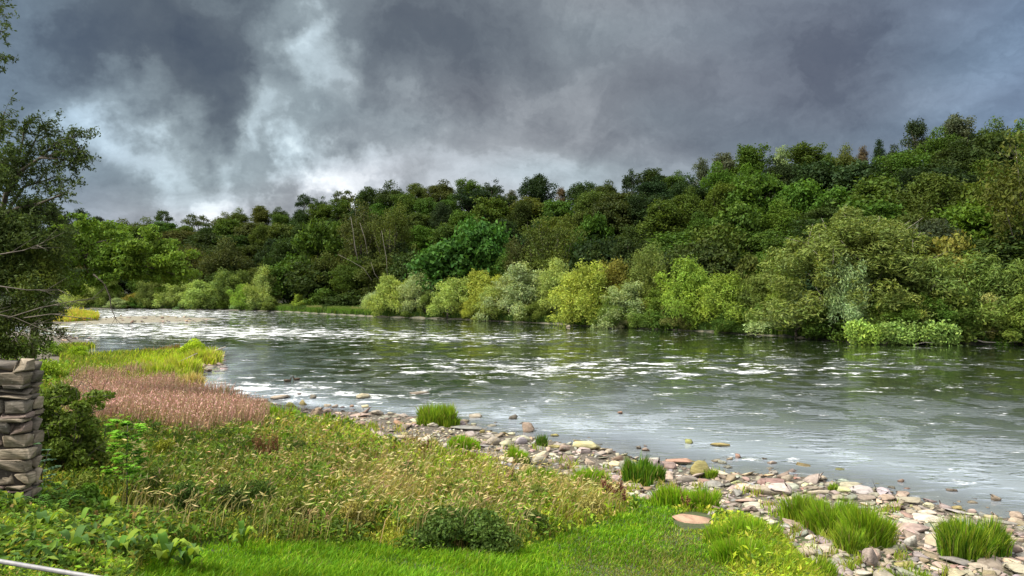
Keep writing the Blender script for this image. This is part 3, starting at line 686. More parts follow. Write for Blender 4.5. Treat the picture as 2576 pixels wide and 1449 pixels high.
# low bright bush hanging over the water on the right, pale dead wood beside it
def place_mesh_thing(name, parts, mat, label, cat, loc, group=None, smooth=False):
    V, Fc, c = join(parts); V = V-np.array(loc); o = obj(name, mesh(name, V, Fc, mat, c, smooth)); o.location = loc
    return tag(o, label, cat, group)
for k, (pa, pb, col, lab) in enumerate([(2140, 2200, (.25, .38, .08), 'bright lime green bush touching the water, leftmost of the overhanging pair'),
                                        (2215, 2400, (.20, .31, .08), 'long low green bush trailing over the water beside the bright lime one')]):
    lob = []; r = np.random.default_rng(60+k)
    for _ in range(26 if k == 0 else 46):
        px = r.uniform(pa, pb); py = r.uniform(822, 858); y = 92.5-r.uniform(0, 1.2)-(px-2140)*.006; d = ray(px, py)
        lob.append((d.x*y, y, 7+d.z*y, .55, .6, .45))
    e = empty('shrub', (lob[0][0], 94, 0)); Va, Fa, ca = crown(lob, 3000 if k == 0 else 5000, .38, .22, r, .3, spread=.8); Va = Va-np.array(e.location)
    o = obj('crown', mesh('crown', Va, Fa, M_LEAF, ca), e); o.color = (*col, 1)
    tb = join([tube_arr([(lob[0][0]+1, 94, .1), (l[0], (l[1]+94)/2, l[2]*.6), l[:3]], [.07, .05, .02], k=4) for l in lob[::4]])
    obj('trunk', mesh('trunk', tb[0]-np.array(e.location), tb[1], M_BARK, tb[2]), e)
    tag(e, lab, 'shrub', 'bushes and trees along the far bank')
def path(pts, y, rad, k=5):
    return tube_arr([np.array([ray(a, b_).x*y, y+dy, 7+ray(a, b_).z*y]) for a, b_, dy in pts], rad, k=k)
for i, (pts, r0, lab) in enumerate([
    ([(2412, 842, .5), (2440, 850, 0), (2470, 860, -.3), (2520, 862, -.4), (2580, 857, -.2), (2660, 850, 0)], .10, 'long pale fallen branch lying on the water at the right edge'),
    ([(2420, 838, .8), (2470, 836, .2), (2520, 832, .2), (2590, 826, .4)], .06, 'thin pale dead branch just above the longest fallen branch'),
    ([(2500, 812, .5), (2540, 808, 0), (2580, 795, .2), (2620, 780, .3)], .06, 'upward curving bare branch under the windblown willow'),
    ([(2285, 864, -1.5), (2310, 859, -1.4), (2350, 862, -1.3)], .06, 'short pale stick on the water under the trailing bush')]):
    place_mesh_thing('fallen_branch', [path(pts, 91.5, np.linspace(r0, r0*.4, len(pts)))], M_PALE, lab, 'branch', (ray(*pts[0][:2]).x*91.5, 91.5, .1), 'dead branches by the far bank')
# long bare trunks of the half-dead trees
for i, (pts, r0, lab) in enumerate([
    ([(900, 655, 0), (893, 620, 0), (888, 580, 0), (882, 545, 0)], .16, 'pale bare leaning trunk, leftmost of the half-dead trunks on the slope'),
    ([(925, 640, 0), (918, 600, 0), (905, 560, 0)], .12, 'pale bare trunk, middle one of the half-dead trunks'),
    ([(975, 700, 0), (972, 650, 0), (965, 610, 0), (960, 580, 0)], .13, 'straight pale trunk, right one of the half-dead trunks'),
    ([(935, 705, 0), (915, 675, 0), (880, 655, 0), (850, 640, 0)], .09, 'bent grey dead branch above the reed bed'),
    ([(965, 715, -1), (945, 690, -1), (935, 660, -1)], .09, 'whitish broken branch above the pale willow')]):
    place_mesh_thing('dead_trunk', [path([(a, b_, c_) for a, b_, c_ in pts], 186 if i < 3 else 181, np.linspace(r0*.7, r0*.25, len(pts)))], M_GREYWOOD, lab, 'tree trunk', (ray(*pts[0][:2]).x*186, 186, 8), 'half-dead trunks on the slope')

# reeds along the far bank
r = np.random.default_rng(5); n = 26000
pxs = r.uniform(690, 960, n); ii = r.random(n); far_np = np.array([ray_at_s(p, .3) for p in np.arange(680, 980, 10)])
yy = np.interp(pxs, np.arange(680, 980, 10), far_np)+ii**1.3*7; xx = (pxs*K-512)/F*yy; zz = height(xx, yy)
hh = r.uniform(.8, 1.5, n)*np.where(np.sin(pxs*.09)+np.sin(pxs*.031) > -.6, 1, .6); base = np.array([.11, .22, .025]); tan = np.array([.34, .30, .15])
mixv = np.clip(r.normal(.25+.35*(np.sin(pxs*.05) > .2)*(ii > .35), .2, n), 0, 1)[:, None]; mixv[ii < .3] *= .2
reed = blades_arr(np.stack([xx, yy, zz-.05], 1), hh, .16, r.uniform(0, 6.28, n), r.uniform(.05, .3, n), r.uniform(-.5, .5, n), base*(1-mixv)+tan*mixv)
tag(obj('reed_bed', mesh('reed_bed', *reed[:2], M_GRASS, reed[2])), 'bright green reed bed with tan flower heads along the far water edge', 'reeds', kind='stuff')
# rough grass and nettles filling the far bank between the willows
n = 60000; pxs = r.uniform(150, 2620, n); cg = np.arange(140, 2640, 20); s0 = np.array([ray_at_s(p, .2) for p in cg]); yy = np.interp(pxs, cg, s0)+r.random(n)**1.4*14; xx = (pxs*K-512)/F*yy; zz = height(xx, yy)
cc = np.array([.05, .095, .02])*r.uniform(.6, 1.6, (n, 1))+np.array([.05, .04, .0])*(r.random((n, 1)) > .85)
fg = blades_arr(np.stack([xx, yy, zz-.05], 1), r.uniform(.6, 1.6, n), .22, r.uniform(0, 6.28, n), r.uniform(.1, .6, n), r.uniform(-.7, .7, n), cc)
tag(obj('bank_undergrowth', mesh('bank_undergrowth', *fg[:2], M_GRASS, fg[2])), 'dark rough undergrowth along the foot of the far bank', 'undergrowth', kind='stuff')
# undergrowth on the wood floor
n = 50000; pxs = r.uniform(-50, 2650, n); s1 = np.array([ray_at_s(p, 12) for p in cg]); s2 = np.array([ray_at_s(p, 75) for p in cg])
f = r.random(n); yy = np.interp(pxs, cg, s1)*(1-f)+np.interp(pxs, cg, s2)*f; xx = (pxs*K-512)/F*yy; zz = height(xx, yy)
P = np.stack([xx, yy, zz+r.uniform(0, 2.2, n)], 1); cc = np.array([.028, .055, .016])*r.uniform(.5, 1.6, (n, 1))
uv = leaves_arr(P, rdir(n, 1.0, r), rdir(n, 0, r), r.uniform(.5, .9, n), r.uniform(.35, .6, n), cc)
tag(obj('wood_undergrowth', mesh('wood_undergrowth', uv[0], uv[1], M_VEG, uv[2])), 'dark leafy undergrowth beneath the hillside trees', 'undergrowth', kind='stuff')

# ------------------------------------------------------------------ foreground vegetation
LAWN = [(330, 1460), (390, 1400), (520, 1368), (700, 1374), (950, 1364), (1000, 1384), (1300, 1386), (1400, 1348), (1560, 1296), (1600, 1258), (1690, 1262), (1715, 1300), (1740, 1322), (1790, 1380), (1850, 1460), (1850, 1700), (330, 1700)]
PINK = [(175, 1010), (215, 968), (300, 960), (410, 972), (520, 1000), (600, 1030), (655, 1062), (660, 1095), (560, 1108), (400, 1090), (330, 1085), (240, 1100), (185, 1090)]
def nearS(P): return gsn(P[:, 0], P[:, 1])
def screen_sample(n, x0, x1, y0, y1, r, fade=True):
    px = r.uniform(x0, x1, n); py = y0+(y1-y0)*r.random(n); x, y, z = ground(px, py)
    return px, py, x, y, z, gsn(x, y)
def colmix(cols, wts, n, r, var=.25):
    cols = np.array(cols); k = r.choice(len(cols), n, p=np.array(wts)/sum(wts)); return cols[k]*r.uniform(1-var, 1+var, (n, 1))*r.uniform(.9, 1.1, (n, 3))
def gauss(px, py, cx_, cy_, rx_, ry_): return np.exp(-((px-cx_)/rx_)**2-((py-cy_)/ry_)**2)
STONE_IN = [(2600, 18), (2300, 17), (2150, 13.5), (2060, 11.5), (1960, 9.0), (1850, 7.2), (1700, 6.2), (1550, 6.2), (1400, 6.4), (1250, 6.4), (1100, 6.6), (950, 6.6), (820, 5.6), (740, 4.4), (660, 3.0), (560, 2.2), (470, 1.6), (0, .8)]
six = np.array([a for a, _ in STONE_IN][::-1], float); siv = np.array([b_ for _, b_ in STONE_IN][::-1])
def stone_edge(px, x, y): return np.interp(px, six, siv)+nz2(x, y, .9, 1)*.7
r = np.random.default_rng(21)
# lawn: short dense grass
px, py, x, y, z, s = screen_sample(150000, 150, 2000, 1235, 1560, r)
SLAB = lambda a, b_: ((a-1745)/52)**2+((b_-1312)/24)**2 > 1
ok = inpoly(px+r.normal(0, 9, len(px)), py+r.normal(0, 5, len(px)), LAWN) & SLAB(px, py); px, py, x, y, z = px[ok], py[ok], x[ok], y[ok], z[ok]; n = len(px)
worn = np.clip(gauss(px, py, 1640, 1440, 190, 55)+.9*gauss(px, py, 1720, 1350, 60, 30)+.35*gauss(px, py, 1850, 1420, 60, 80)+.25*nz2(x, y, 2.2, 4), 0, 1)
cg_ = colmix([(.155, .31, .015), (.11, .25, .013), (.23, .34, .025), (.065, .15, .016)], [4, 4, 2, 1], n, r)
cw = colmix([(.20, .22, .05), (.13, .16, .035), (.26, .25, .09)], [3, 3, 1], n, r)
cc = np.where((r.random(n) < worn*.75)[:, None], cw, cg_)*(1+.25*nz2(x, y, 1.1, 9)+.2*nz2(x, y, 4.3, 3))[:, None]
dist = y
lawn = blades_arr(np.stack([x, y, z-.01], 1), r.uniform(.05, .17, n)*(1-.5*worn)*(1+.5*nz2(x, y, 1.6, 2)), .0013*dist, r.normal(-.6, 1.2, n), r.uniform(.2, .9, n), r.normal(0, .6, n), cc)
tag(obj('lawn_grass', mesh('lawn_grass', *lawn[:2], M_GRASS, lawn[2])), 'short bright green mown grass in the foreground', 'grass', kind='stuff')

# rough meadow: blades and leaves, coloured by what grows where
px, py, x, y, z, s = screen_sample(480000, -120, 2300, 880, 1540, r)
edge = stone_edge(px, x, y)
ok = (s > edge+r.normal(0, .18, len(s))) & ~inpoly(px+r.normal(0, 9, len(s)), py+r.normal(0, 5, len(s)), LAWN) & (y < 60) & SLAB(px, py); px, py, x, y, z, s, edge = [a[ok] for a in (px, py, x, y, z, s, edge)]; n = len(px)
def pinkd(a, b_): return sdist(np.stack([a, b_], 1), PINK)
pd = pinkd(px, py)+26*nz2(x, y, .9, 4)+12*nz2(x, y, 2.6, 8); pink = r.random(n) < np.clip(.35+pd/50, 0, .8)
yel = np.clip(gauss(px, py, 950, 1112, 120, 30)+gauss(px, py, 1330, 1175, 190, 55)+gauss(px, py, 1100, 1190, 120, 40)*.5+gauss(px, py, 700, 1045, 70, 26)+gauss(px, py, 430, 920, 180, 42)+gauss(px, py, 1660, 1270, 130, 40)+.8*(px > 1760)*(py > 1240)+.45*gauss(px, py, 1400, 1330, 200, 30)+.3*(px < 480)*(py > 1300), 0, 1)
tanm = np.clip(gauss(px, py, 985, 1262, 100, 50)+gauss(px, py, 1470, 1250, 120, 50)+.8*gauss(px, py, 420, 965, 80, 26)+.45*gauss(px, py, 1250, 1230, 300, 50)+.3*gauss(px, py, 700, 1110, 200, 30)+.35*gauss(px, py, 850, 1180, 200, 50), 0, 1)
q = r.random(n)
cyel = colmix([(.32, .42, .025), (.25, .39, .03), (.40, .42, .06)], [3, 3, 2], n, r); ctan = colmix([(.42, .34, .14), (.32, .30, .09), (.22, .25, .04)], [3, 2, 1], n, r)
SPC = np.array([(.20, .27, .03), (.29, .34, .035), (.36, .34, .07), (.09, .15, .025), (.15, .26, .025), (.30, .22, .08), (.20, .22, .05)])
f1 = nz2(x, y, 2.1, 11)+.5*nz2(x, y, 5.3, 2); f2 = nz2(x, y, 1.3, 17)+.5*nz2(x, y, 4.1, 7)
sp_i = np.clip(((f1+r.normal(0, .28, n))*2.2+3.5+1.0*f2), 0, 6.99).astype(int)
cbase = SPC[sp_i]*r.uniform(.7, 1.35, (n, 1))*r.uniform(.9, 1.1, (n, 3))
cc = cbase; cc = np.where((q < yel*.85)[:, None], cyel, cc); cc = np.where((r.random(n) < tanm*.75)[:, None], ctan, cc)
dk = np.clip(gauss(px, py, 420, 1200, 420, 130)+.7*gauss(px, py, 700, 1340, 200, 60), 0, 1)*(py < 1400)
swap = r.random(n) < dk*.62*(1-tanm); cc = np.where(swap[:, None], colmix([(.06, .105, .022), (.085, .14, .025), (.13, .17, .03)], [3, 3, 2], n, r), cc)
hM = .50+.18*f1+.16*f2+.10*nz2(x, y, .8, 8)
hM = np.where(px < 1000, hM+.14, hM); hM = hM*np.clip((s-edge)/3+.3, .3, 1)*np.where(yel > .5, .75, 1)
hM = np.where((px < 500) & (py > 1240+.16*px), hM*.35, hM); hM = hM*(1-.75*gauss(px, py, 1745, 1330, 75, 22))
dl = sdist(np.stack([px, py], 1), LAWN); hM = hM*np.clip(.38-dl/55+.15*nz2(x, y, 3.1, 5), .25, 1); hM = np.clip(hM, .08, 1.05)
isbl = (r.random(n) < np.where((yel > .4) | (tanm > .4), .75, np.where(sp_i == 2, .7, .30))) | pink
cb = np.where((pink)[:, None], cbase*np.array([1.2, .95, 1.0]), cc)
B = isbl; H = (hM*r.uniform(.45, 1.3, n))[B]
mb = blades_arr(np.stack([x, y, z-.02], 1)[B], H, (.0013*y)[B], r.normal(-.5, 1.0, n)[B], (r.uniform(.1, .75, n)+.3*tanm)[B], r.normal(0, .7, n)[B], cb[B])
tag(obj('meadow_grass', mesh('meadow_grass', *mb[:2], M_GRASS, mb[2])), 'tall rough mixed grass of the riverside meadow', 'grass', kind='stuff')
Lf = ~isbl; nl = Lf.sum(); zf = (hM*r.random(n)**.7)[Lf]; sz = ((.0028*y+.008)*np.array([1, .9, .7, 1.5, 1.3, .8, .7])[sp_i])[Lf]*r.uniform(.6, 1.5, nl)
ml = leaves_arr(np.stack([x[Lf]+r.normal(size=nl)*.05, y[Lf]+r.normal(size=nl)*.05, z[Lf]+zf], 1), rdir(nl, .9, r), rdir(nl, -.1, r), sz*1.6, sz*.62, cc[Lf])
tag(obj('meadow_weeds', mesh('meadow_weeds', ml[0], ml[1], M_VEG, ml[2])), 'dense leafy weeds among the meadow grass', 'weeds', kind='stuff')
r5 = np.random.default_rng(501); px, py, x, y, z, s = screen_sample(7000, 300, 1650, 1080, 1400, r5); ok = (s > stone_edge(px, x, y)+.6) & ~inpoly(px, py, LAWN) & (r5.random(7000) < .25+.75*np.clip(nz2(x, y, 1.7, 3)+gauss(px, py, 1100, 1240, 350, 80), 0, 1)); x, y, z = x[ok], y[ok], z[ok]; n5 = len(x)
h5 = r5.uniform(.6, 1.0, n5); a5 = r5.normal(-.4, .5, n5); l5 = r5.uniform(.15, .5, n5); t5 = colmix([(.42, .35, .16), (.34, .30, .12), (.30, .19, .10)], [3, 3, 1], n5, r5)
b5 = blades_arr(np.stack([x, y, z], 1), h5, .0009*y, a5, l5, r5.normal(0, .6, n5), t5*.8, t5)
tip5 = np.stack([x+np.cos(a5)*h5*l5*.9, y+np.sin(a5)*h5*l5*.9, z+h5*(1-.25*l5)*.95], 1)
s5 = leaves_arr(tip5, rdir(n5, .3, r5), np.stack([np.cos(a5), np.sin(a5), np.full(n5, .5)], 1), .16, .0022*y, t5)
V_, F_2, c_ = join([b5, s5]); tag(obj('seeding_grass', mesh('seeding_grass', V_, F_2, M_DRY, c_)), 'straw-coloured seeding grass stalks standing above the meadow weeds', 'grass', kind='stuff')
# the pink-brown seeding grass
px2, py2, x2, y2, z2, s2_ = screen_sample(80000, 140, 760, 935, 1165, r); ok = (r.random(len(px2)) < np.clip(.35+(pinkd(px2, py2)+26*nz2(x2, y2, .9, 4)+12*nz2(x2, y2, 2.6, 8))/50, 0, .95)) & (s2_ > .8); x2, y2, z2 = x2[ok], y2[ok], z2[ok]; n2_ = len(x2)
hp = r.uniform(.4, 1.35, n2_)+.1*nz2(x2, y2, .7, 2)
pk1 = blades_arr(np.stack([x2, y2, z2], 1), hp, .0011*y2, r.normal(-.4, .6, n2_), r.uniform(.05, .3, n2_), r.normal(0, .7, n2_), colmix([(.14, .15, .05), (.2, .13, .08)], [1, 1], n2_, r), colmix([(.52, .27, .24), (.44, .28, .20), (.32, .28, .13)], [2, 2, 1], n2_, r, .25))
ks = r.random(n2_) < .9; P = np.stack([x2-.04, y2, z2+hp*r.uniform(.72, 1.0, n2_)], 1)[ks]; nk = len(P)
pk2 = leaves_arr(P, rdir(nk, .4, r), np.array([[-.25, 0, 1.]])+r.normal(size=(nk, 3))*.3, .10, .032, colmix([(.56, .30, .29), (.50, .32, .26), (.38, .31, .16)], [3, 3, 1.5], nk, r, .2))
V_, F_2, c_ = join([pk1, pk2])
tag(obj('pink_seeding_grass', mesh('pink_seeding_grass', V_, F_2, M_DRY, c_)), 'broad patch of pinkish brown seeding grass behind the sapling', 'grass', kind='stuff')

# left corner: broad-leaved low plants
px, py, x, y, z, s = screen_sample(20000, -60, 500, 1240, 1480, r); ok = ~inpoly(px, py, LAWN) & (py > 1250+.16*px); px, py, x, y, z = [a[ok] for a in (px, py, x, y, z)]; n = len(px)
cc = colmix([(.09, .17, .025), (.14, .23, .03), (.055, .105, .025), (.22, .24, .04), (.17, .13, .04)], [4, 4, 3, 2, .5], n, r)
lw = leaves_arr(np.stack([x, y, z+r.random(n)*(.30+.2*nz2(x, y, 2.2, 5))], 1), rdir(n, 1.6, r), rdir(n, .2, r), r.uniform(.07, .17, n), r.uniform(.04, .075, n), cc)
gb = blades_arr(np.stack([x, y, z], 1)[::2], r.uniform(.12, .34, (n+1)//2), .012, r.uniform(0, 6.28, (n+1)//2), r.uniform(.2, .7, (n+1)//2), r.normal(0, .7, (n+1)//2), colmix([(.16, .25, .03), (.24, .24, .05)], [2, 1], (n+1)//2, r))
V_, F_2, c_ = join([lw, gb]); tag(obj('low_weeds', mesh('low_weeds', V_, F_2, M_VEG, c_)), 'low broad-leaved weeds and grass in the left foreground corner', 'weeds', kind='stuff')

def big_leaf(p, yaw, L, Wd, rise, col, segs=6):
    """arched broad leaf with a folded midrib"""
    t_ = np.linspace(0, 1, segs+1); dx, dy = math.cos(yaw), math.sin(yaw); out = L*t_*.85; zz_ = rise*L*np.sin(t_*2.3)*.9
    w = Wd*np.sin(np.clip(t_*.94+.06, 0, 1)*math.pi)**.75*.5; w[-1] = .002
    c = np.stack([p[0]+dx*out, p[1]+dy*out, p[2]+zz_], 1); sN = np.array([-dy, dx, 0]); up_ = np.array([0, 0, 1])
    V = np.concatenate([c, c+sN*w[:, None]+up_*(w*.35)[:, None], c-sN*w[:, None]+up_*(w*.35)[:, None]]); k = segs+1; i = np.arange(segs)
    Fc = np.concatenate([np.stack([i, i+1, k+i+1, k+i], 1), np.stack([i+1, i, 2*k+i, 2*k+i+1], 1)])
    return V, Fc, np.tile(np.array(col)*random.uniform(.8, 1.2), (len(V), 1))
def rosette(n, L, Wd, rise, cols, seed):
    random.seed(seed); ps = []
    for i in range(n):
        a = i*2.4+random.uniform(-.3, .3); f = random.uniform(.55, 1.1)
        ps.append(big_leaf((0, 0, random.uniform(0, .12)*L), a, L*f, Wd*f, rise*random.uniform(.5, 1.5), random.choice(cols)))
    return join(ps)
CM = []
for sdn in (1, 2, 3):
    V_, F_2, c_ = rosette(13, .34, .13, .85, [(.085, .19, .025), (.12, .23, .03), (.07, .14, .035), (.18, .26, .03)], sdn); CM.append(mesh('comfrey_plant', V_, F_2, M_VEG, c_, True))
random.seed(9); spots = [(390, 1405), (330, 1375), (420, 1432), (300, 1345), (245, 1390), (470, 1440), (200, 1345), (140, 1310), (90, 1290), (35, 1300), (270, 1310), (345, 1320), (180, 1420), (110, 1360), (55, 1345), (235, 1290), (150, 1265), (400, 1370), (15, 1262), (300, 1430)]
for i, (a, b_) in enumerate(sorted(spots)):
    x, y, z = g1(a, b_); o = obj('comfrey_plant', CM[i % 3]); o.location = (x, y, z+.05); s_ = random.uniform(.7, 1.25); o.scale = (s_, s_, s_); o.rotation_euler = (0, 0, random.uniform(0, 6))
    tag(o, '%s from left of the broad-leaved comfrey clumps in the left foreground' % ORD[i], 'plant', 'comfrey clumps in the left corner')
for (a, b_, lab) in [(1000, 1352, 'pale green dock rosette at the left end of the dark bush'), (1240, 1350, 'large-leaved dock at the right end of the dark bush'), (610, 1395, 'small dock rosette alone in the lawn edge'), (1600, 1290, 'low clover-like rosette in the lawn left of the flat slab'), (780, 1210, 'light green broad-leaved plant amid the meadow weeds')]:
    x, y, z = g1(a, b_); o = obj('dock_rosette', CM[0]); o.location = (x, y, z+.12); o.scale = (.9, .9, 1.1); tag(o, lab, 'plant', 'broad-leaved rosettes along the lawn edge')

def leafy_bush(name, cx_, cy_, wpx_, hpx_, n, L, Wd, col, label, seed, depth=None, twigs=0, zb=.3, nl=26, box=False):
    r = np.random.default_rng(seed); x, y, z = g1(cx_, cy_); wm = wpx_*K/F*y; hm = hpx_*K/F*y; lob = []
    for _ in range(nl):
        a = r.uniform(0, 6.28); el = r.uniform(0, 1.5); f = r.uniform(.4, .9); rr = r.uniform(.14, .26)
        if box: lob.append((r.uniform(-.5, .5)*wm, r.uniform(-.5, .5)*(depth or wm), hm*r.uniform(.08, .92)*(1-.35*r.random()), wm*r.uniform(.08, .28), wm*r.uniform(.08, .28), hm*r.uniform(.03, .12))); continue
        lob.append((math.cos(a)*math.cos(el)*wm*.42*f, math.sin(a)*math.cos(el)*(depth or wm*.35)*f, hm*.1+math.sin(el)*hm*.8*f, rr*wm*.7, rr*wm*.7, rr*hm))
    e = empty(name, (x, y, z)); Va, Fa, ca = crown(lob, n, L, Wd, r, .2, zb); o = obj('foliage', mesh('foliage', Va, Fa, M_LEAF, ca), e); o.color = (*col, 1)
    tb = [tube_arr([(l[0]*.2, l[1]*.2, -.05), (l[0]*.7, l[1]*.7, l[2]*.6), l[:3]], [.018, .012, .004], k=4) for l in lob[::2]]
    for _ in range(twigs):
        l = lob[r.integers(len(lob))]; tb.append(tube_arr([l[:3], np.array(l[:3])+unit(r.normal(size=3)+np.array([0, 0, .5]))*hm*.3], [.008, .003], k=3))
    V_, F_2, c_ = join(tb); obj('stems', mesh('stems', V_, F_2, M_BARK, c_), e)
    return tag(e, label, 'bush', 'bushes in the riverside meadow')
leafy_bush('bramble_bush', 1140, 1372, 340, 95, 9000, .085, .05, (.075, .125, .028), 'dark leafy bramble bush at the lawn edge in the centre foreground', 31, twigs=12)
leafy_bush('shrub', 160, 1235, 170, 300, 15000, .085, .05, (.115, .17, .03), 'dark hawthorn-like bush right beside the stone wall end', 32, depth=.9, twigs=90, nl=60, box=True)
leafy_bush('shrub', 110, 960, 150, 60, 2600, .16, .1, (.20, .30, .03), 'yellow-green bush behind the top of the stone wall', 33)
leafy_bush('shrub', 55, 905, 110, 60, 3000, .16, .1, (.16, .30, .03), 'bright leafy bush rising above the stone wall coping', 34)
leafy_bush('shrub', 200, 905, 90, 40, 3500, .14, .06, (.22, .34, .02), 'rounded bright green willow shrub at the inlet by the flat stones', 35)
leafy_bush('shrub', 135, 895, 90, 42, 2500, .15, .08, (.16, .26, .03), 'soft green bush left of the rounded inlet shrub', 36)
leafy_bush('shrub', 235, 1115, 50, 45, 700, .13, .07, (.10, .15, .025), 'small dark green bush poking out of the pink grass', 37)
leafy_bush('shrub', 488, 900, 84, 52, 5200, .15, .07, (.34, .48, .03), 'yellow-green bushy plant crowning the tip of the grassy spit', 38)
leafy_bush('shrub', 560, 1330, 180, 120, 6000, .075, .04, (.065, .10, .028), 'dark tangle of weeds left of the dried docks above the lawn', 39, twigs=30)
leafy_bush('shrub', 225, 1300, 110, 80, 2500, .12, .05, (.10, .20, .03), 'bright nettle clump at the foot of the wall', 40)
leafy_bush('shrub', 470, 1235, 150, 70, 4000, .08, .04, (.13, .19, .035), 'yellowish leafy clump right of the sapling', 41, twigs=10)
leafy_bush('shrub', 800, 1215, 110, 55, 2500, .09, .045, (.12, .22, .025), 'light green leafy clump in the middle of the meadow', 42)

rr_ = random.Random(5); wc_spots = []
for (a_, b_, w_, h_, k_) in [(250, 1235, 120, 60, 0), (330, 1262, 130, 66, 0), (300, 1180, 110, 50, 4), (410, 1190, 120, 56, 1), (400, 1290, 150, 80, 0), (520, 1180, 130, 52, 2), (470, 1320, 140, 78, 3), (560, 1260, 130, 60, 4), (640, 1315, 150, 78, 0),
        (600, 1215, 110, 44, 0), (700, 1230, 120, 50, 1), (730, 1335, 150, 76, 4), (830, 1290, 140, 66, 1), (880, 1345, 130, 58, 2), (760, 1165, 110, 40, 0), (900, 1190, 110, 38, 4), (950, 1330, 120, 50, 1), (1020, 1215, 100, 38, 0), (1130, 1265, 130, 46, 2), (1240, 1290, 130, 50, 1),
        (1350, 1290, 120, 44, 4), (1420, 1240, 100, 34, 2), (1180, 1185, 90, 30, 1), (400, 1120, 90, 40, 3), (560, 1130, 90, 36, 0), (1330, 1345, 120, 40, 3), (1490, 1300, 100, 34, 2), (210, 1290, 110, 60, 4)]: wc_spots.append((a_, b_, w_, h_, k_))
wc_spots.sort(); kindw = ['dark green', 'yellow-green', 'tan-tinged', 'deep green', 'olive']; cnt_ = {}
for (a_, b_, w_, h_, k_) in wc_spots:
    q_ = cnt_.get(k_, 0); cnt_[k_] = q_+1; cl_ = [(.075, .125, .025), (.20, .26, .03), (.27, .25, .08), (.065, .115, .024), (.14, .17, .035)][k_]
    tot = sum(1 for w__ in wc_spots if w__[4] == k_)
    leafy_bush('weed_clump', a_, b_, w_, h_*1.55, 3600, .055, .028, jitter(cl_, .1), '%s from left of the %s leafy weed clumps in the meadow' % (ORD[q_], kindw[k_]), 300+a_, twigs=14, nl=22)['category'] = 'weeds'

# grass tufts
def tuft(cx_, by, wpx_, hpx_, n, cols, label, seed, lean=.35, depthf=.55, name='grass_tuft', wb=.0016):
    r = np.random.default_rng(seed); x, y, z = g1(cx_, by); wm = wpx_*K/F*y*1.1; hm = hpx_*K/F*y*1.22; n = int(n*1.35)
    nc = 20; ca_ = r.uniform(0, 6.28, nc); cq_ = np.sqrt(r.random(nc)); ck = r.integers(0, nc, n); ch = r.uniform(.45, 1.1, nc)[ck]
    a = ca_[ck]; X = np.cos(a)*cq_[ck]*wm*.42+r.normal(size=n)*wm*.075; Y = np.sin(a)*cq_[ck]*wm*depthf*.42+r.normal(size=n)*wm*.06; q = np.minimum(1, np.hypot(X, Y/depthf)/wm*2); Y = Y+wm*depthf*.4
    Zb = gz(x+X, y+Y)-z
    H = hm*r.uniform(.4, 1.12, n)*ch*(1-.2*q**2)
    cc = colmix(cols+[(.30, .26, .10)], [1]*len(cols)+[.22], n, r, .3)
    bl = blades_arr(np.stack([X, Y, Zb-.02], 1), H, wb*y, np.arctan2(Y-wm*depthf*.4, X)+r.normal(0, .7, n), lean*(q*.8+.25)*r.uniform(.4, 1.4, n), r.normal(0, .6, n), cc*.9, cc*1.1)
    o = obj(name, mesh(name, *bl[:2], M_GRASS, bl[2])); o.location = (x, y, z); return tag(o, label, 'grass tuft', 'grass tufts among the stones')
GR = [(.17, .29, .02), (.22, .34, .025), (.27, .36, .035), (.11, .19, .018)]; GD = [(.05, .14, .014), (.08, .18, .016), (.12, .22, .02)]; GY = [(.20, .36, .015), (.26, .38, .03), (.14, .30, .015)]
tuft(1080, 1072, 56, 46, 1800, GR, 'upright green grass tuft standing alone on the waterside stones, left one', 50)
tuft(1125, 1075, 50, 50, 1600, GR, 'upright green grass tuft on the waterside stones, joined to the left one', 51)
tuft(1605, 1222, 64, 66, 1700, GD+GR[:1], 'dark green rush tuft between stones in the middle right', 52, .25)
tuft(1645, 1212, 46, 40, 900, GD, 'small dark rush tuft right of the bigger rush tuft', 53, .25)
tuft(2030, 1322, 90, 70, 2600, GR, 'bright grass tuft nearest the water in the large right-hand clump', 54)
tuft(2110, 1352, 120, 84, 3800, GR+GY[:1], 'tall bright grass tuft in the middle of the large right-hand clump', 55)
tuft(2195, 1382, 110, 96, 3600, GR+GY[:1], 'tall bright grass tuft behind the rounded grey boulder', 56)
tuft(2150, 1395, 70, 70, 1400, GR, 'grass tuft just left of the rounded grey boulder', 57)
tuft(2440, 1415, 110, 96, 3600, GR+GD[:1], 'broad grass tuft in front of the big pink slab on the right', 58)
tuft(2500, 1400, 80, 76, 2200, GR+GD[:1], 'grass tuft tucked against the big pink slab', 59)
tuft(1700, 1275, 110, 48, 2200, GY, 'yellow-green grass tuft above the flat slab', 60)
tuft(1775, 1285, 60, 52, 1300, GY, 'yellow-green grass tuft at the stones right of the flat slab', 61)
tuft(1840, 1380, 90, 56, 2200, GY, 'yellow-green grass tuft right of the flat slab', 62)
tuft(1905, 1385, 110, 70, 2800, GY+GR[:1], 'bright grass tuft at the stone edge, left of the large clump', 63)
tuft(1870, 1425, 120, 60, 2600, GY+GR[:1], 'low bright grass tuft at the lawn corner', 64)
tuft(2030, 1462, 140, 50, 2600, GR, 'low green grass tuft at the bottom edge among boulders', 65)
tuft(1960, 1455, 120, 50, 2400, GR, 'low green grass tuft at the bottom edge where the lawn ends', 66)
tuft(2290, 1468, 120, 30, 1200, GR, 'short grass tuft at the bottom edge under the stones', 67)
tuft(1300, 1165, 50, 36, 700, GY, 'small yellowish grass tuft among the middle stones', 68)
tuft(1350, 1225, 100, 44, 1500, GY, 'yellow-green grass tuft bulging onto the middle stones', 69)
tuft(1480, 1228, 90, 44, 1500, GY, 'yellow-green grass tuft left of the dried dock by the rushes', 70)
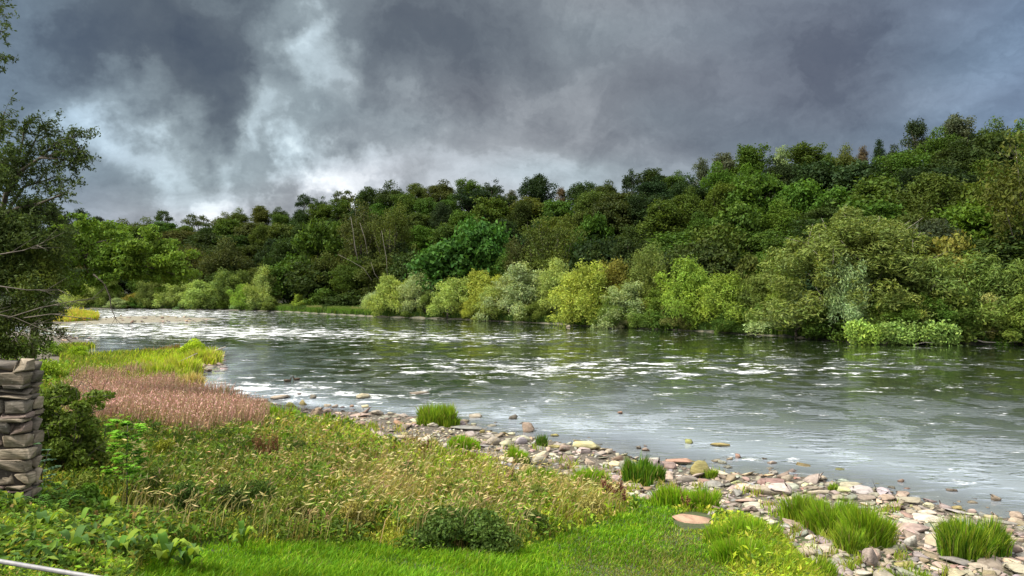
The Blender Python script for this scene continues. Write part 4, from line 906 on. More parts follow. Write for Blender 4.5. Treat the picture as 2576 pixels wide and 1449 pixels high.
tuft(1165, 1130, 70, 30, 900, GY, 'low yellowish grass tuft on the stones, right of the lone green pair', 71)
tuft(700, 1068, 110, 42, 1800, GR+GY, 'green grass tuft at the head of the stony beach', 72)
tuft(655, 1052, 60, 34, 900, GR+GY, 'narrow green tuft beside the pink grass', 73)
tuft(440, 945, 90, 44, 1600, [(.36, .48, .03), (.42, .44, .08)], 'yellow grass tuft in the middle of the spit', 74)
tuft(390, 958, 90, 40, 1600, [(.30, .42, .03), (.38, .40, .08)], 'yellow grass tuft at the root of the spit', 75)
tuft(470, 975, 60, 36, 900, [(.50, .40, .18), (.40, .36, .12)], 'straw-coloured tuft on the water side of the spit', 76)
tuft(500, 918, 90, 36, 1500, [(.36, .46, .04), (.44, .44, .10)], 'yellow grass tuft below the spit bush', 77)
tuft(380, 890, 60, 18, 300, [(.30, .18, .08), (.22, .2, .06)], 'thin brown reeds at the inlet behind the spit', 78)
tuft(425, 885, 50, 22, 300, [(.28, .18, .08), (.22, .2, .06)], 'tall brown reeds at the inlet next to the spit bush', 79)
tuft(2100, 1235, 30, 18, 200, GR, 'tiny green weed tuft among the right stones', 80)
tuft(1365, 1128, 22, 34, 300, [(.08, .16, .02)], 'little dark green plant on the rocks by the dark angular boulder', 81, .2)
tuft(1790, 1205, 30, 24, 300, GR, 'small green tuft behind the mossy boulder', 82)
# straw and dried docks
def dock(cx_, by, wpx_, hpx_, n, label, seed, col=(.12, .055, .03)):
    r = np.random.default_rng(seed); x, y, z = g1(cx_, by); wm = wpx_*K/F*y; hm = hpx_*K/F*y; ps = []
    for _ in range(n):
        b0 = np.array([r.uniform(-.5, .5)*wm, r.uniform(-.3, .3)*wm, 0]); h = hm*r.uniform(.6, 1.05); tl = b0+np.array([r.normal()*.08*hm, r.normal()*.08*hm, h])
        ps.append(tube_arr([b0, (b0+tl)/2+r.normal(size=3)*.01, tl], [.007, .006, .003], col, 4)); k = 40
        f = r.uniform(.4, 1, k); P = b0+(tl-b0)*f[:, None]+r.normal(size=(k, 3))*.018
        ps.append(leaves_arr(P, rdir(k, 0, r), rdir(k, .5, r), .05, .026, colmix([col, tuple(np.array(col)*1.6)], [1, 1], k, r)))
        for _b in range(3):
            p = b0+(tl-b0)*r.uniform(.3, .7); qv = p+np.array([r.normal()*.08, r.normal()*.08, .16])*hm; ps.append(tube_arr([p, qv], [.005, .003], col, 3)); P = p+(qv-p)*r.random((20, 1))+r.normal(size=(20, 3))*.014
            ps.append(leaves_arr(P, rdir(20, 0, r), rdir(20, .5, r), .045, .024, colmix([col, tuple(np.array(col)*1.6)], [1, 1], 20, r)))
    V_, F_2, c_ = join(ps); o = obj('dried_dock', mesh('dried_dock', V_, F_2, M_DRY, c_)); o.location = (x, y, z); return tag(o, label, 'plant', 'dried docks in the meadow')
dock(668, 1185, 66, 110, 16, 'large rust-brown dried dock left of the stony beach', 90, (.15, .075, .035))
dock(640, 1160, 40, 70, 6, 'smaller brown dried dock beside the large rusty one', 91, (.15, .08, .035))
dock(1538, 1262, 50, 64, 12, 'dark red-brown dried dock at the stones by the rush tuft', 92, (.13, .045, .035))
dock(1556, 1275, 30, 50, 5, 'thin dark dried dock right next to the red-brown one', 93, (.12, .05, .035))
dock(1075, 1165, 40, 66, 5, 'dark dried dock at the stony beach edge below the lone green tufts', 94, (.13, .07, .03))
dock(960, 1150, 60, 50, 5, 'brown dried dock group in the yellow-green patch', 95, (.15, .09, .04))
dock(1035, 1120, 30, 36, 4, 'short dark dried dock where grass meets the beach', 96, (.13, .08, .035))
dock(1275, 1225, 26, 74, 3, 'tall thin dark dock stem left of the middle stones', 97, (.11, .07, .04))
dock(1720, 1285, 18, 60, 3, 'single brown dock stem in the grass above the flat slab', 98, (.16, .09, .04))
dock(1150, 1200, 30, 40, 3, 'faded brown dock in the centre of the meadow', 99, (.17, .11, .05))
dock(800, 1345, 60, 70, 8, 'straw-brown dead stems above the lawn left of centre', 100, (.26, .18, .09))
dock(760, 1300, 50, 70, 5, 'red-tinged dead stems above the straw-brown ones', 101, (.22, .12, .06))
dock(225, 1330, 40, 40, 4, 'brown dead stems in the left foreground weeds', 102, (.2, .13, .06))

# sapling
x, y, z = g1(317, 1292); r = np.random.default_rng(77); e = empty('sycamore_sapling', (x, y, z)); Hs = 226*K/F*y; ps = [tube_arr([(0, 0, -.1), (.02, 0, Hs*.3), (.015, 0, Hs*.65), (.03, 0, Hs*.97)], [.014, .012, .009, .004])]; lv = []
for i in range(17):
    f = .34+.66*i/16; a = i*1.57+(i//2)*.5; ln = (.30-.12*f)*Hs*.62; p0 = np.array([.02, 0, Hs*f]); tip_ = p0+np.array([math.cos(a)*ln, math.sin(a)*ln, .10*Hs*(1.2-f)])
    ps.append(tube_arr([p0, (p0+tip_)/2+np.array([0, 0, .02]), tip_], [.005, .004, .002], k=4))
    for _ in range(8):
        q_ = p0+(tip_-p0)*r.uniform(.5, 1.1)+r.normal(size=3)*.05; yaw = a+r.normal()*.9; base_l = r.uniform(.12, .20); c_ = np.array([.14, .31, .025])*r.uniform(.7, 1.5)
        for k_, sc in ((-.9, .7), (-.45, .9), (0, 1.05), (.45, .9), (.9, .7)):     # five lobes of a sycamore leaf
            lv.append(big_leaf(q_, yaw+k_, base_l*sc, base_l*.42, .15, c_, 3))
V_, F_2, c_ = join(ps); obj('stem', mesh('stem', V_, F_2, M_BARK, c_), e); V_, F_2, c_ = join(lv); obj('foliage', mesh('foliage', V_, F_2, M_VEG, c_), e)
tag(e, 'slender young sycamore sapling with lobed bright green leaves, left foreground', 'sapling')

# elder seedling in front of the wall, fern at its foot
x, y, z = g1(85, 1275); e = empty('elder_seedling', (x, y, z)); Hs = 175*K/F*y; ps = []; lv = []
for st in range(3):
    bx = (st-1)*.14; tp_ = np.array([bx*1.8, .0, Hs*(1-.18*abs(st-1))]); ps.append(tube_arr([(bx*.4, 0, -.05), (bx, 0, Hs*.5), tp_], [.012, .009, .004]))
    for i in range(9):
        f = .25+.75*i/8; a = r.uniform(0, 6.28); p0 = np.array([bx*(.4+1.4*f), 0, tp_[2]*f]); ln = r.uniform(.14, .24); tip_ = p0+np.array([math.cos(a)*ln, math.sin(a)*ln, .03]); ps.append(tube_arr([p0, tip_], [.004, .002], k=3))
        for k_ in range(3):
            q_ = p0+(tip_-p0)*(.4+.3*k_)
            for sg in (-1, 1): lv.append(big_leaf(q_, a+sg*1.1, .12, .05, .1, (.085, .16, .095), 3))
        lv.append(big_leaf(tip_, a, .12, .05, .1, (.085, .16, .095), 3))
V_, F_2, c_ = join(ps); obj('stem', mesh('stem', V_, F_2, M_BARK, c_), e); V_, F_2, c_ = join(lv); obj('foliage', mesh('foliage', V_, F_2, M_VEG, c_), e)
tag(e, 'bluish green elder seedling growing in front of the stone wall', 'plant')
for (a_, b_, lab) in ((95, 1300, 'green fern arching at the foot of the stone wall'), (140, 1312, 'smaller fern right of the fern at the wall foot')):
    x, y, z = g1(a_, b_); lv = []
    for fr_ in range(7):
        a = fr_*.9+.2; Lf_ = .48
        for k_ in range(14):
            f = k_/13; p_ = np.array([math.cos(a)*Lf_*f, math.sin(a)*Lf_*f, .35*math.sin(f*2.4)])
            for sg in (-1, 1): lv.append(big_leaf(p_, a+sg*1.35, .13*(1-f*.8), .026, .05, (.09, .21, .03), 2))
    for fr_ in range(7):
        a = fr_*.9+.2; lv.append(tube_arr([(math.cos(a)*Lf_*f, math.sin(a)*Lf_*f, .35*math.sin(f*2.4)) for f in np.linspace(0, 1, 8)], .006, (.09, .16, .03), 4))
    V_, F_2, c_ = join(lv); o = obj('fern', mesh('fern', V_, F_2, M_VEG, c_)); o.location = (x, y, z+.05); tag(o, lab, 'fern', 'ferns by the wall')

# ------------------------------------------------------------------ stones
def hull_rock(r, sx_, sy_, sz_, npts=22, flat=.0, sub=True):
    import bmesh
    bm = bmesh.new(); d = rdir(npts, 0, r); ex = r.uniform(.82, 1.05, (npts, 1)); d = np.sign(d)*np.abs(d)**.75*ex
    for p_ in d: bm.verts.new((p_[0]*sx_, p_[1]*sy_, p_[2]*sz_))
    res = bmesh.ops.convex_hull(bm, input=bm.verts)
    bmesh.ops.delete(bm, geom=list({g for g in list(res.get('geom_unused', []))+list(res.get('geom_interior', [])) if isinstance(g, bmesh.types.BMVert)}), context='VERTS')
    bmesh.ops.bevel(bm, geom=list(bm.edges)+list(bm.verts), offset=.09*min(sx_, sz_*1.6), segments=1, affect='EDGES', profile=.6)
    bmesh.ops.triangulate(bm, faces=bm.faces)
    V_ = np.array([v.co[:] for v in bm.verts]); F_2 = np.array([[v.index for v in f.verts] for f in bm.faces]) if False else None
    bm.verts.index_update(); F_2 = np.array([[v.index for v in f.verts] for f in bm.faces]); bm.free()
    V_ = V_+r.normal(size=V_.shape)*.012*np.array([sx_, sy_, sz_]); V_[:, 2] -= 0
    return V_, F_2
rs = np.random.default_rng(3); ROCK = {}
for nm, (a, b_, c_, cnt, npt) in dict(slab=(.5, .38, .13, 5, 16), block=(.5, .40, .26, 4, 12), round=(.5, .42, .27, 4, 26), wedge=(.5, .33, .22, 3, 11), plate=(.5, .42, .075, 3, 14)).items():
    ROCK[nm] = []
    for _ in range(cnt):
        V_, F_2 = hull_rock(rs, a, b_, c_, npt); ROCK[nm].append((V_, F_2, mesh('stone_'+nm, V_, F_2, M_STONE, np.ones((len(V_), 3)), False)))
SC = dict(tan=(.30, .26, .20), pink=(.27, .23, .185), grey=(.21, .195, .17), pale=(.39, .355, .29), brown=(.20, .16, .12), dark=(.13, .11, .09), mossy=(.24, .22, .085), red=(.27, .17, .125), yellow=(.46, .40, .25), blue=(.30, .295, .28))
def stone(px, by, w, h, shape, cn, label, yaw=0, tilt=0, sink=.18, name='stone', cat='stone', group='stones on the shore and in the shallows', zoff=0):
    x, y, z = g1(px, by); z = max(z, -.02); wm = w*K/F*y; v_ = (CAMZ-z)/y; hm = h*K/F*y; hm = max(hm-.62*wm*v_, .35*hm if shape != 'plate' else .12*hm, .05)
    V_, F_2, me = random.choice(ROCK[shape]); zh = V_[:, 2].max()*2; o = obj(name, me)
    o.scale = (wm, wm*random.uniform(.85, 1.15), hm/zh*1.15); o.rotation_euler = (tilt, random.uniform(-.05, .05), yaw)
    o.location = (x, y+wm*.35, z+hm*(.5-sink)+zoff); o.color = (*jitter(SC[cn], .08), 1); return tag(o, label, cat, group)
random.seed(4)
NS = [(785, 1003, 20, 14, 'block', 'dark', 'dark angular stone standing alone in the water above the stony beach'), (700, 1005, 62, 18, 'slab', 'tan', 'long brown stone in the shallows left of the dark angular one'),
      (655, 1012, 34, 12, 'block', 'brown', 'brown stone left of the long brown one'), (668, 1020, 34, 10, 'slab', 'mossy', 'mossy flat stone below the brown ones'),
      (635, 1024, 40, 16, 'block', 'mossy', 'olive stone by the tip of the pink grass'), (730, 1024, 40, 16, 'wedge', 'mossy', 'wedge-shaped olive stone near the green tuft'), (762, 1020, 34, 18, 'wedge', 'mossy', 'upright olive stone right of the wedge-shaped one'),
      (752, 993, 12, 7, 'round', 'dark', 'tiny dark stone in bright water'), (912, 1003, 40, 18, 'slab', 'tan', 'tan stone with foam around it'), (1052, 992, 62, 13, 'plate', 'pink', 'pinkish flat rock lying just under the surface in mid-river'),
      (918, 1026, 26, 11, 'wedge', 'yellow', 'yellowish stone below the foamy tan one'), (884, 1024, 13, 8, 'round', 'red', 'small dark red stone in the shallows'), (822, 1024, 22, 10, 'block', 'tan', 'small tan stone at the beach edge'), (838, 1026, 26, 12, 'block', 'tan', 'tan pointed stone at the beach edge'), (860, 1026, 14, 6, 'round', 'dark', 'tiny dark stone right of the pointed tan one'),
      (1288, 1056, 34, 18, 'block', 'dark', 'dark block in the water right of the lone green tufts'), (1196, 1052, 40, 14, 'block', 'tan', 'pair-topping tan stone in the shallows'), (1166, 1063, 32, 11, 'slab', 'brown', 'brown flat stone left of the pair-topping one'), (1238, 1073, 26, 8, 'slab', 'tan', 'small flat tan stone in still water'),
      (1330, 1088, 38, 32, 'block', 'brown', 'big dark cube-shaped boulder at the waterline'), (1396, 1098, 26, 11, 'round', 'mossy', 'smooth mossy stone in still water'), (1560, 1042, 15, 10, 'wedge', 'red', 'single reddish stone far out in the water'), (1735, 1117, 22, 16, 'block', 'mossy', 'mossy pointed stone out in still water'),
      (1815, 1125, 56, 16, 'slab', 'mossy', 'half-sunk mossy slab in still water'), (1822, 1168, 32, 15, 'wedge', 'grey', 'grey stone in the small water group'), (1836, 1158, 26, 12, 'block', 'pink', 'pinkish stone topping the small water group'), (1858, 1152, 15, 14, 'block', 'red', 'red upright stone beside the small water group'), (1835, 1178, 28, 12, 'round', 'grey', 'lowest rounded stone of the small water group'),
      (1926, 1156, 18, 9, 'wedge', 'dark', 'dark small stone pointing left in still water'), (1945, 1168, 26, 12, 'slab', 'pink', 'pink flat stone right of the dark pointing one'), (1940, 1180, 22, 7, 'plate', 'pink', 'thin pink stone awash'),
      (1608, 1130, 15, 14, 'round', 'dark', 'dark round stone above the rush tuft'), (1625, 1136, 26, 14, 'block', 'brown', 'brown stone beside the dark round one'), (1625, 1124, 14, 9, 'wedge', 'grey', 'little tilted stone on top of the brown one'), (1475, 1132, 80, 30, 'slab', 'yellow', 'large yellowish slab jutting into the still water'), (1420, 1138, 36, 24, 'block', 'pink', 'pink blunt stone left of the large yellowish slab'),
      (1560, 1176, 60, 20, 'slab', 'yellow', 'flat yellow-brown slab awash left of the grey rounded boulder'), (1548, 1170, 22, 10, 'round', 'grey', 'small grey stone by the flat awash slab'), (1580, 1180, 50, 28, 'round', 'grey', 'rounded grey boulder above the rush tuft'), (1640, 1170, 60, 26, 'block', 'pale', 'pale boulder in the shallows above the rushes'),
      (1310, 1165, 64, 36, 'round', 'pink', 'large pinkish rounded boulder at the grass edge'), (1355, 1170, 54, 30, 'round', 'tan', 'tan rounded boulder right of the large pinkish one'), (1240, 1120, 50, 26, 'round', 'pink', 'pink-brown boulder left of the cube-shaped one'), (1275, 1125, 44, 24, 'round', 'tan', 'smooth tan boulder below the cube-shaped one'), (1310, 1118, 40, 24, 'round', 'blue', 'blue-grey rounded stone under the cube-shaped boulder'),
      (1768, 1200, 60, 52, 'round', 'mossy', 'big moss-covered yellow boulder at the water edge'), (1712, 1172, 80, 24, 'wedge', 'red', 'long reddish slab tilted beside the mossy boulder'), (1672, 1172, 34, 16, 'wedge', 'brown', 'brown slab left of the long reddish one'), (1790, 1186, 26, 14, 'wedge', 'blue', 'bluish stone poking out right of the mossy boulder'),
      (2268, 1214, 24, 15, 'block', 'brown', 'lone brown stone in the water on the right'), (1981, 1212, 40, 26, 'block', 'pink', 'smooth pinkish upright boulder at the waterline'), (1950, 1206, 16, 14, 'block', 'tan', 'small pale cube left of the pinkish upright boulder'), (1970, 1248, 76, 46, 'round', 'pale', 'big layered pale boulder with curved bands'),
      (1925, 1248, 90, 34, 'slab', 'tan', 'wide tan slab left of the banded boulder'), (1880, 1238, 60, 26, 'slab', 'pale', 'pale angled slab right of the mossy boulder'), (2242, 1242, 34, 14, 'wedge', 'brown', 'wedge stone in the water beyond the big right clump'), (2402, 1238, 36, 14, 'wedge', 'dark', 'dark wedge stone far out on the right'),
      (2349, 1266, 46, 18, 'wedge', 'grey', 'grey pointed stone awash on the right'), (2452, 1267, 30, 12, 'round', 'pink', 'pinkish oval stone awash near the right edge'), (2514, 1262, 34, 26, 'wedge', 'brown', 'upright brown stone near the right edge in the water'), (2416, 1284, 34, 16, 'round', 'mossy', 'olive stone above the grass tuft on the right'),
      (2300, 1296, 38, 20, 'round', 'pink', 'pinkish oval boulder at the waterline right of the clump'), (2342, 1298, 46, 20, 'round', 'pale', 'pale oval boulder next to the pinkish oval one'), (2262, 1284, 50, 26, 'block', 'pink', 'pink sloping rock right of the big right clump'), (2170, 1290, 46, 22, 'wedge', 'grey', 'grey folded stone behind the large clump'),
      (2305, 1342, 100, 32, 'slab', 'pink', 'very large flat reddish slab in the right shore'), (2355, 1316, 96, 18, 'slab', 'pale', 'long pale slab above the very large reddish one'), (2298, 1376, 44, 38, 'block', 'blue', 'blue-grey cleft block below the large reddish slab'), (2194, 1425, 52, 58, 'round', 'grey', 'rounded grey-brown boulder with streaks in front of the grass clump'),
      (2120, 1432, 76, 36, 'round', 'grey', 'broad grey boulder left of the streaked rounded one'), (2036, 1402, 60, 36, 'round', 'tan', 'smooth tan boulder at the left of the large clump'), (2000, 1382, 40, 22, 'block', 'grey', 'grey boulder behind the smooth tan one'), (2560, 1398, 100, 62, 'wedge', 'pink', 'big tilted pinkish-brown slab at the right edge'),
      (1955, 1292, 56, 26, 'slab', 'pink', 'pinkish slab left of the large grass clump'), (2568, 1308, 40, 26, 'block', 'tan', 'tan boulder cut by the right edge at the waterline'), (2474, 1434, 52, 22, 'slab', 'tan', 'tan slab at the foot of the right grass tuft'), (2185, 1452, 60, 24, 'slab', 'pale', 'pale slab at the bottom edge below the streaked boulder'), (2570, 1440, 60, 30, 'slab', 'grey', 'grey slab at the bottom right corner'),
      (2400, 1448, 46, 22, 'block', 'tan', 'tan cobble at the bottom edge'), (2330, 1412, 60, 30, 'wedge', 'grey', 'grey ridged rock beneath the blue-grey block'), (2240, 1262, 46, 24, 'slab', 'tan', 'tan tilted slab between the clump and the water'), (2060, 1235, 56, 18, 'wedge', 'brown', 'dark layered ledge stone at the waterline'),
      (2120, 1262, 50, 24, 'round', 'pink', 'rounded pink boulder behind the clump'), (2150, 1232, 60, 22, 'block', 'tan', 'tan boulder at the waterline behind the clump'), (1800, 1228, 60, 22, 'slab', 'grey', 'grey slab below the mossy boulder'), (2505, 1448, 60, 22, 'slab', 'tan', 'wide tan slab at the bottom edge near the right corner'),
      (872, 1078, 26, 20, 'block', 'mossy', 'mossy dark cube in the stony beach'), (905, 1050, 60, 14, 'slab', 'tan', 'long tan slab at the top of the beach'), (945, 1046, 40, 18, 'block', 'pink', 'pink block at the beach edge'), (1170, 1085, 90, 18, 'slab', 'grey', 'flat grey slab right of the lone green tufts'), (1430, 823, 12, 6, 'round', 'tan', 'small pale rock near the far bank')]
for k_, a in enumerate(NS):
    px, by, w, h, sh, cn, lab = a
    if by < 880:
        d = ray(px, by); yv = 7/-d.z; V_, F_2, me = ROCK[sh][0]; o = obj('stone', me); o.location = (d.x*yv, yv, .15); s_ = w*K/F*yv; o.scale = (s_, s_, s_); o.color = (*SC[cn], 1); tag(o, lab, 'stone', 'stones on the shore and in the shallows'); continue
    stone(px, by, w, h, sh, cn, lab, yaw=random.uniform(-.5, .5), tilt=random.uniform(-.12, .12), zoff=-.05 if lab.find('under the surface') > 0 else 0)
V_, F_2, me = ROCK['slab'][1]
x, y, z = g1(1745, 1312); o = obj('flat_slab', me); wm = 98*K/F*y; o.location = (x, y+.05, z+.02); o.scale = (wm, wm*1.7, .55); o.rotation_euler = (.0, -.02, .25); o.color = (.30, .195, .135, 1)
tag(o, 'flat reddish-brown stone slab lying in the grass at the end of the lawn', 'stone slab')

# beach stones: scatter by size, the ones that show largest are things
r = np.random.default_rng(8); acc = []; cell_ = {}
def try_add(x, y, rad):
    i, j = int(x//.6), int(y//.6)
    for a in (-1, 0, 1):
        for b_ in (-1, 0, 1):
            for (qx, qy, qr) in cell_.get((i+a, j+b_), ()):
                if (qx-x)**2+(qy-y)**2 < (.72*(qr+rad))**2: return False
    cell_.setdefault((i, j), []).append((x, y, rad)); return True
for o_ in [o_ for o_ in C.objects if o_.name.split('.')[0] == 'stone']: try_add(o_.location.x, o_.location.y, o_.scale.x*.42)
for size0, size1, cnt in ((.5, 1.0, 900), (.28, .5, 9000), (.15, .26, 14000), (.07, .15, 18000)):
    px, py, x, y, z, s = screen_sample(cnt, 470, 2640, 985, 1470, r); ed = stone_edge(px, x, y)
    dens = np.where(s > 0, 1.0, np.clip(.20+s*.08, 0, .2))*(s < ed+.5)*(s > -2.6)*np.where((px < 560) & (s > 2.2), 0, 1)
    for k_ in np.nonzero((r.random(cnt) < dens) & (y < 56))[0]:
        sz = r.uniform(size0, size1)*(.8 if s[k_] < 0 else 1)
        if try_add(x[k_], y[k_], sz*.45): acc.append((x[k_], y[k_], z[k_], sz, px[k_], py[k_], s[k_]))
# flat stones around the spit tip and the inlet
for (x0, x1, y0, y1, cnt, s0_, s1_) in ((490, 568, 884, 935, 70, .5, 1.1), (465, 520, 930, 985, 40, .4, .9), (165, 360, 886, 908, 60, .6, 1.3), (150, 250, 842, 858, 40, .5, 1.0), (250, 520, 795, 812, 60, .6, 1.2)):
    for _ in range(cnt):
        px, py = r.uniform(x0, x1), r.uniform(y0, y1); 
        if py < 830: d = ray(px, py); y = 7/-d.z; x = d.x*y; z = .1
        else: x, y, z = g1(px, py)
        sz = r.uniform(s0_, s1_)
        if z > -.25 and try_add(x, y, sz*.45): acc.append((x, y, z, sz, px, py, 0))
acc.sort(key=lambda a: -a[3]/a[1])
def zone(px, py):
    if px < 260: return 'at the inlet on the left'
    if px < 580 and py < 830: return 'on the far gravel bar'
    if px < 580: return 'at the tip of the grassy spit'
    if px < 760: return 'beside the pink grass'
    if px < 900: return 'at the narrow left part of the beach'
    if px < 1050: return 'left of the lone green tufts'
    if px < 1200: return 'below the lone green tufts'
    if px < 1330: return 'below the cube-shaped boulder'
    if px < 1450: return 'right of the cube-shaped boulder'
    if px < 1580: return 'left of the rush tuft'
    if px < 1720: return 'right of the rush tuft'
    if px < 1850: return 'below the mossy boulder'
    if px < 2000: return 'below the pinkish upright boulder'
    if px < 2260: return 'around the large right-hand grass clump'
    if px < 2420: return 'beside the very large reddish slab'
    return 'beside the big tilted slab'
pal = [('tan', 6), ('pink', 2), ('grey', 4), ('pale', 2), ('brown', 3.5), ('blue', 1), ('yellow', .8), ('mossy', .5), ('red', .25)]
pn = [p_[0] for p_ in pal]; pw = [p_[1] for p_ in pal]; random.seed(12); bulk = []; indiv = {}
for k_, (x, y, z, sz, px, py, s) in enumerate(acc):
    cn = random.choices(pn, pw)[0]
    if s < -.2: cn = random.choice(['brown', 'mossy', 'grey', 'tan', 'dark'])
    sh = random.choices(['slab', 'block', 'round', 'wedge', 'plate'], [5, 2.5, 2, 3, 2])[0]; idx = random.randrange(len(ROCK[sh])); V_, F_2, me = ROCK[sh][idx]
    tx, ty_, yaw = random.gauss(0, .16), random.gauss(0, .16), random.uniform(0, 6.28); zz_ = max(z, -.05)+sz*(.04 if sh in ('slab', 'plate') else .07); sc = np.array([1.1, random.uniform(.6, 1.05), random.uniform(.6, 1.1)])*sz
    if k_ < 200:
        o = obj('stone', me); o.location = (x, y, zz_); o.rotation_euler = (tx, ty_, yaw); o.scale = tuple(sc); o.color = (*jitter(SC[cn], .12), 1)
        indiv.setdefault((cn, sh, zone(px, py)), []).append((px, o))
    else:
        Q = V_*sc; cyw, syw = math.cos(yaw), math.sin(yaw); Q = Q@np.array([[cyw, syw, 0], [-syw, cyw, 0], [0, 0, 1]]); Q[:, 2] += Q[:, 0]*tx+Q[:, 1]*ty_
        bulk.append((Q+np.array([x, y, zz_]), F_2, np.tile(np.array(jitter(SC[cn], .12)), (len(Q), 1))))
shw = dict(slab='flat', block='blocky', round='rounded', wedge='wedge-shaped', plate='thin flat'); cw_ = dict(tan='tan', pink='pinkish', grey='grey', pale='pale', brown='brown', dark='dark', mossy='mossy', red='reddish', yellow='yellowish', blue='blue-grey')
for (cn, sh, zn), lst in indiv.items():
    lst.sort(key=lambda a: a[0])
    for i, (_, o) in enumerate(lst):
        lab = '%s %s stone %s' % (cw_[cn], shw[sh], zn)
        if len(lst) > 1: lab = '%s from left of the %s' % (ORD[min(i, 15)], lab.replace(' stone ', ' stones '))
        tag(o, lab, 'stone', 'stones on the shore and in the shallows')
V_, F_2, c_ = join(bulk); print('bulk stones', len(bulk), 'of', len(acc))
o = obj('shore_pebbles', mesh('shore_pebbles', V_, F_2, M_STONE, c_)); tag(o, 'countless smaller stones and cobbles covering the shore', 'pebbles', kind='stuff')
# thin grass growing between the beach stones
r = np.random.default_rng(66); cxs, cys = r.uniform(740, 2560, 260), r.uniform(1040, 1460, 260); kk = r.integers(0, 260, 9000)
px, py = cxs[kk]+r.normal(0, 9, 9000), cys[kk]+r.normal(0, 3.5, 9000); x, y, z = ground(px, py); s = gsn(x, y); ed = stone_edge(px, x, y); ok = (s > .3) & (s < ed+.3) & ((s > ed*.45) | (kk % 4 == 0)); x, y, z = x[ok], y[ok], z[ok]; n = len(x)
bl = blades_arr(np.stack([x, y, z], 1), r.uniform(.12, .42, n), .0012*y, r.uniform(0, 6.28, n), r.uniform(.2, .8, n), r.normal(0, .6, n), colmix([(.20, .30, .03), (.28, .33, .05), (.34, .30, .12), (.22, .10, .05)], [4, 3, 2, .6], n, r))
tag(obj('beach_grass', mesh('beach_grass', *bl[:2], M_GRASS, bl[2])), 'thin scattered grass growing between the beach stones', 'grass', kind='stuff')
# gravel bar with yellow grass
r = np.random.default_rng(15); n = 9000; px = 246-np.abs(r.normal(0, 50, n)); py = 806-np.abs(r.normal(0, 9, n))-np.clip((px-180)/60, 0, 1)*4; yv = 150+(808-py)*1.2; xv = (px*K-512)/F*yv; 
hz = r.uniform(.3, 1.3, n)*(1+.5*nz2(xv, yv, .5, 2))+np.clip((808-py)/29, 0, 1)*1.8*np.clip((250-px)/60, .3, 1)
bl = blades_arr(np.stack([xv, yv, np.zeros(n)], 1), hz, .22, r.uniform(0, 6.28, n), r.uniform(.1, .5, n), r.normal(0, .6, n), colmix([(.42, .46, .05), (.5, .38, .08), (.3, .42, .04), (.5, .33, .10)], [3, 2, 2, 1.5], n, r))
tag(obj('bar_grass', mesh('bar_grass', *bl[:2], M_GRASS, bl[2])), 'yellow and orange tinted grass on the gravel bar at the far left', 'grass', kind='stuff')
# spit grass
n = 30000; px, py, x, y, z, s = screen_sample(n, 150, 570, 872, 985, r); ok = (s > .35) & (y > 38) & (s > 0) & ~((px > 505) & (py > 905)); px, py, x, y, z = [a[ok] for a in (px, py, x, y, z)]; n = len(px)
hot = gauss(px, py, 440, 925, 110, 30); cc = np.where((r.random(n) < np.clip(hot+.15, 0, 1))[:, None], colmix([(.36, .46, .03), (.42, .42, .07), (.28, .42, .03)], [3, 2, 2], n, r), colmix([(.16, .22, .03), (.24, .24, .06), (.12, .19, .025)], [3, 2, 2], n, r))
bl = blades_arr(np.stack([x, y, z-.02], 1), r.uniform(.35, .85, n)*(1+.3*nz2(x, y, .8, 3)), .0018*y, r.normal(-.4, 1, n), r.uniform(.1, .6, n), r.normal(0, .6, n), cc)
tag(obj('spit_grass', mesh('spit_grass', *bl[:2], M_GRASS, bl[2])), 'yellow-green grass covering the low spit on the left', 'grass', kind='stuff')
# driftwood on the tip
x, y, z = g1(545, 896); ps = []; r = np.random.default_rng(2)
ps.append(tube_arr([(x-1.6, y, .25), (x-.4, y+.1, .5), (x+.9, y, .95)], [.13, .11, .07]))
for _ in range(7): a0 = np.array([x+r.uniform(-1.4, .8), y, .4]); ps.append(tube_arr([a0, a0+np.array([r.normal()*.6, r.normal()*.2, r.uniform(.3, .9)])], [.04, .015], k=4))
place_mesh_thing('driftwood_log', ps, M_PALE, 'bleached driftwood log with broken twigs on the tip of the spit', 'driftwood', (x, y, z))
x, y, z = g1(470, 930); place_mesh_thing('driftwood_branch', [tube_arr([(x-1.1, y, .5), (x, y-.1, 1.0), (x+.9, y, 1.45)], [.05, .045, .03])], M_PALE, 'pale curved bare stick poking out of the spit grass', 'driftwood', (x, y, z))

# ------------------------------------------------------------------ two ducks
def duck(px, py, label, flip=1):
    d = ray(px, py); y = 7/-d.z; x = d.x*y; k = []
    prof = [(-.30, .10, .01), (-.24, .09, .05), (-.12, .06, .10), (.02, .05, .115), (.14, .06, .09), (.19, .11, .055), (.20, .19, .038), (.215, .25, .048), (.26, .265, .040), (.30, .255, .018), (.34, .25, .008)]
    V_, F_2, c_ = tube_arr([(a*flip, 0, b_) for a, b_, _ in prof], [c for _, _, c in prof], (.06, .045, .03), 10); e = empty('duck', (x, y, 0)); o = obj('body', mesh('body', V_, F_2, M_DRY, c_, True), e)
    for sg in (-1, 1):
        Vw_, Fw_, cw2 = tube_arr([(-.26*flip, sg*.05, .12), (-.1*flip, sg*.095, .12), (.1*flip, sg*.08, .11)], [.015, .045, .02], (.11, .085, .06), 6); obj('wing', mesh('wing', Vw_, Fw_, M_DRY, cw2, True), e)
    e.rotation_euler = (0, 0, .3); e.scale = (1.05, 1.05, 1.05); tag(e, label, 'duck', 'ducks on the river')
duck(724, 960, 'dark duck swimming on the bright water, the left one of two', 1)
duck(746, 956, 'dark duck swimming on the bright water, the right one of two', -1)

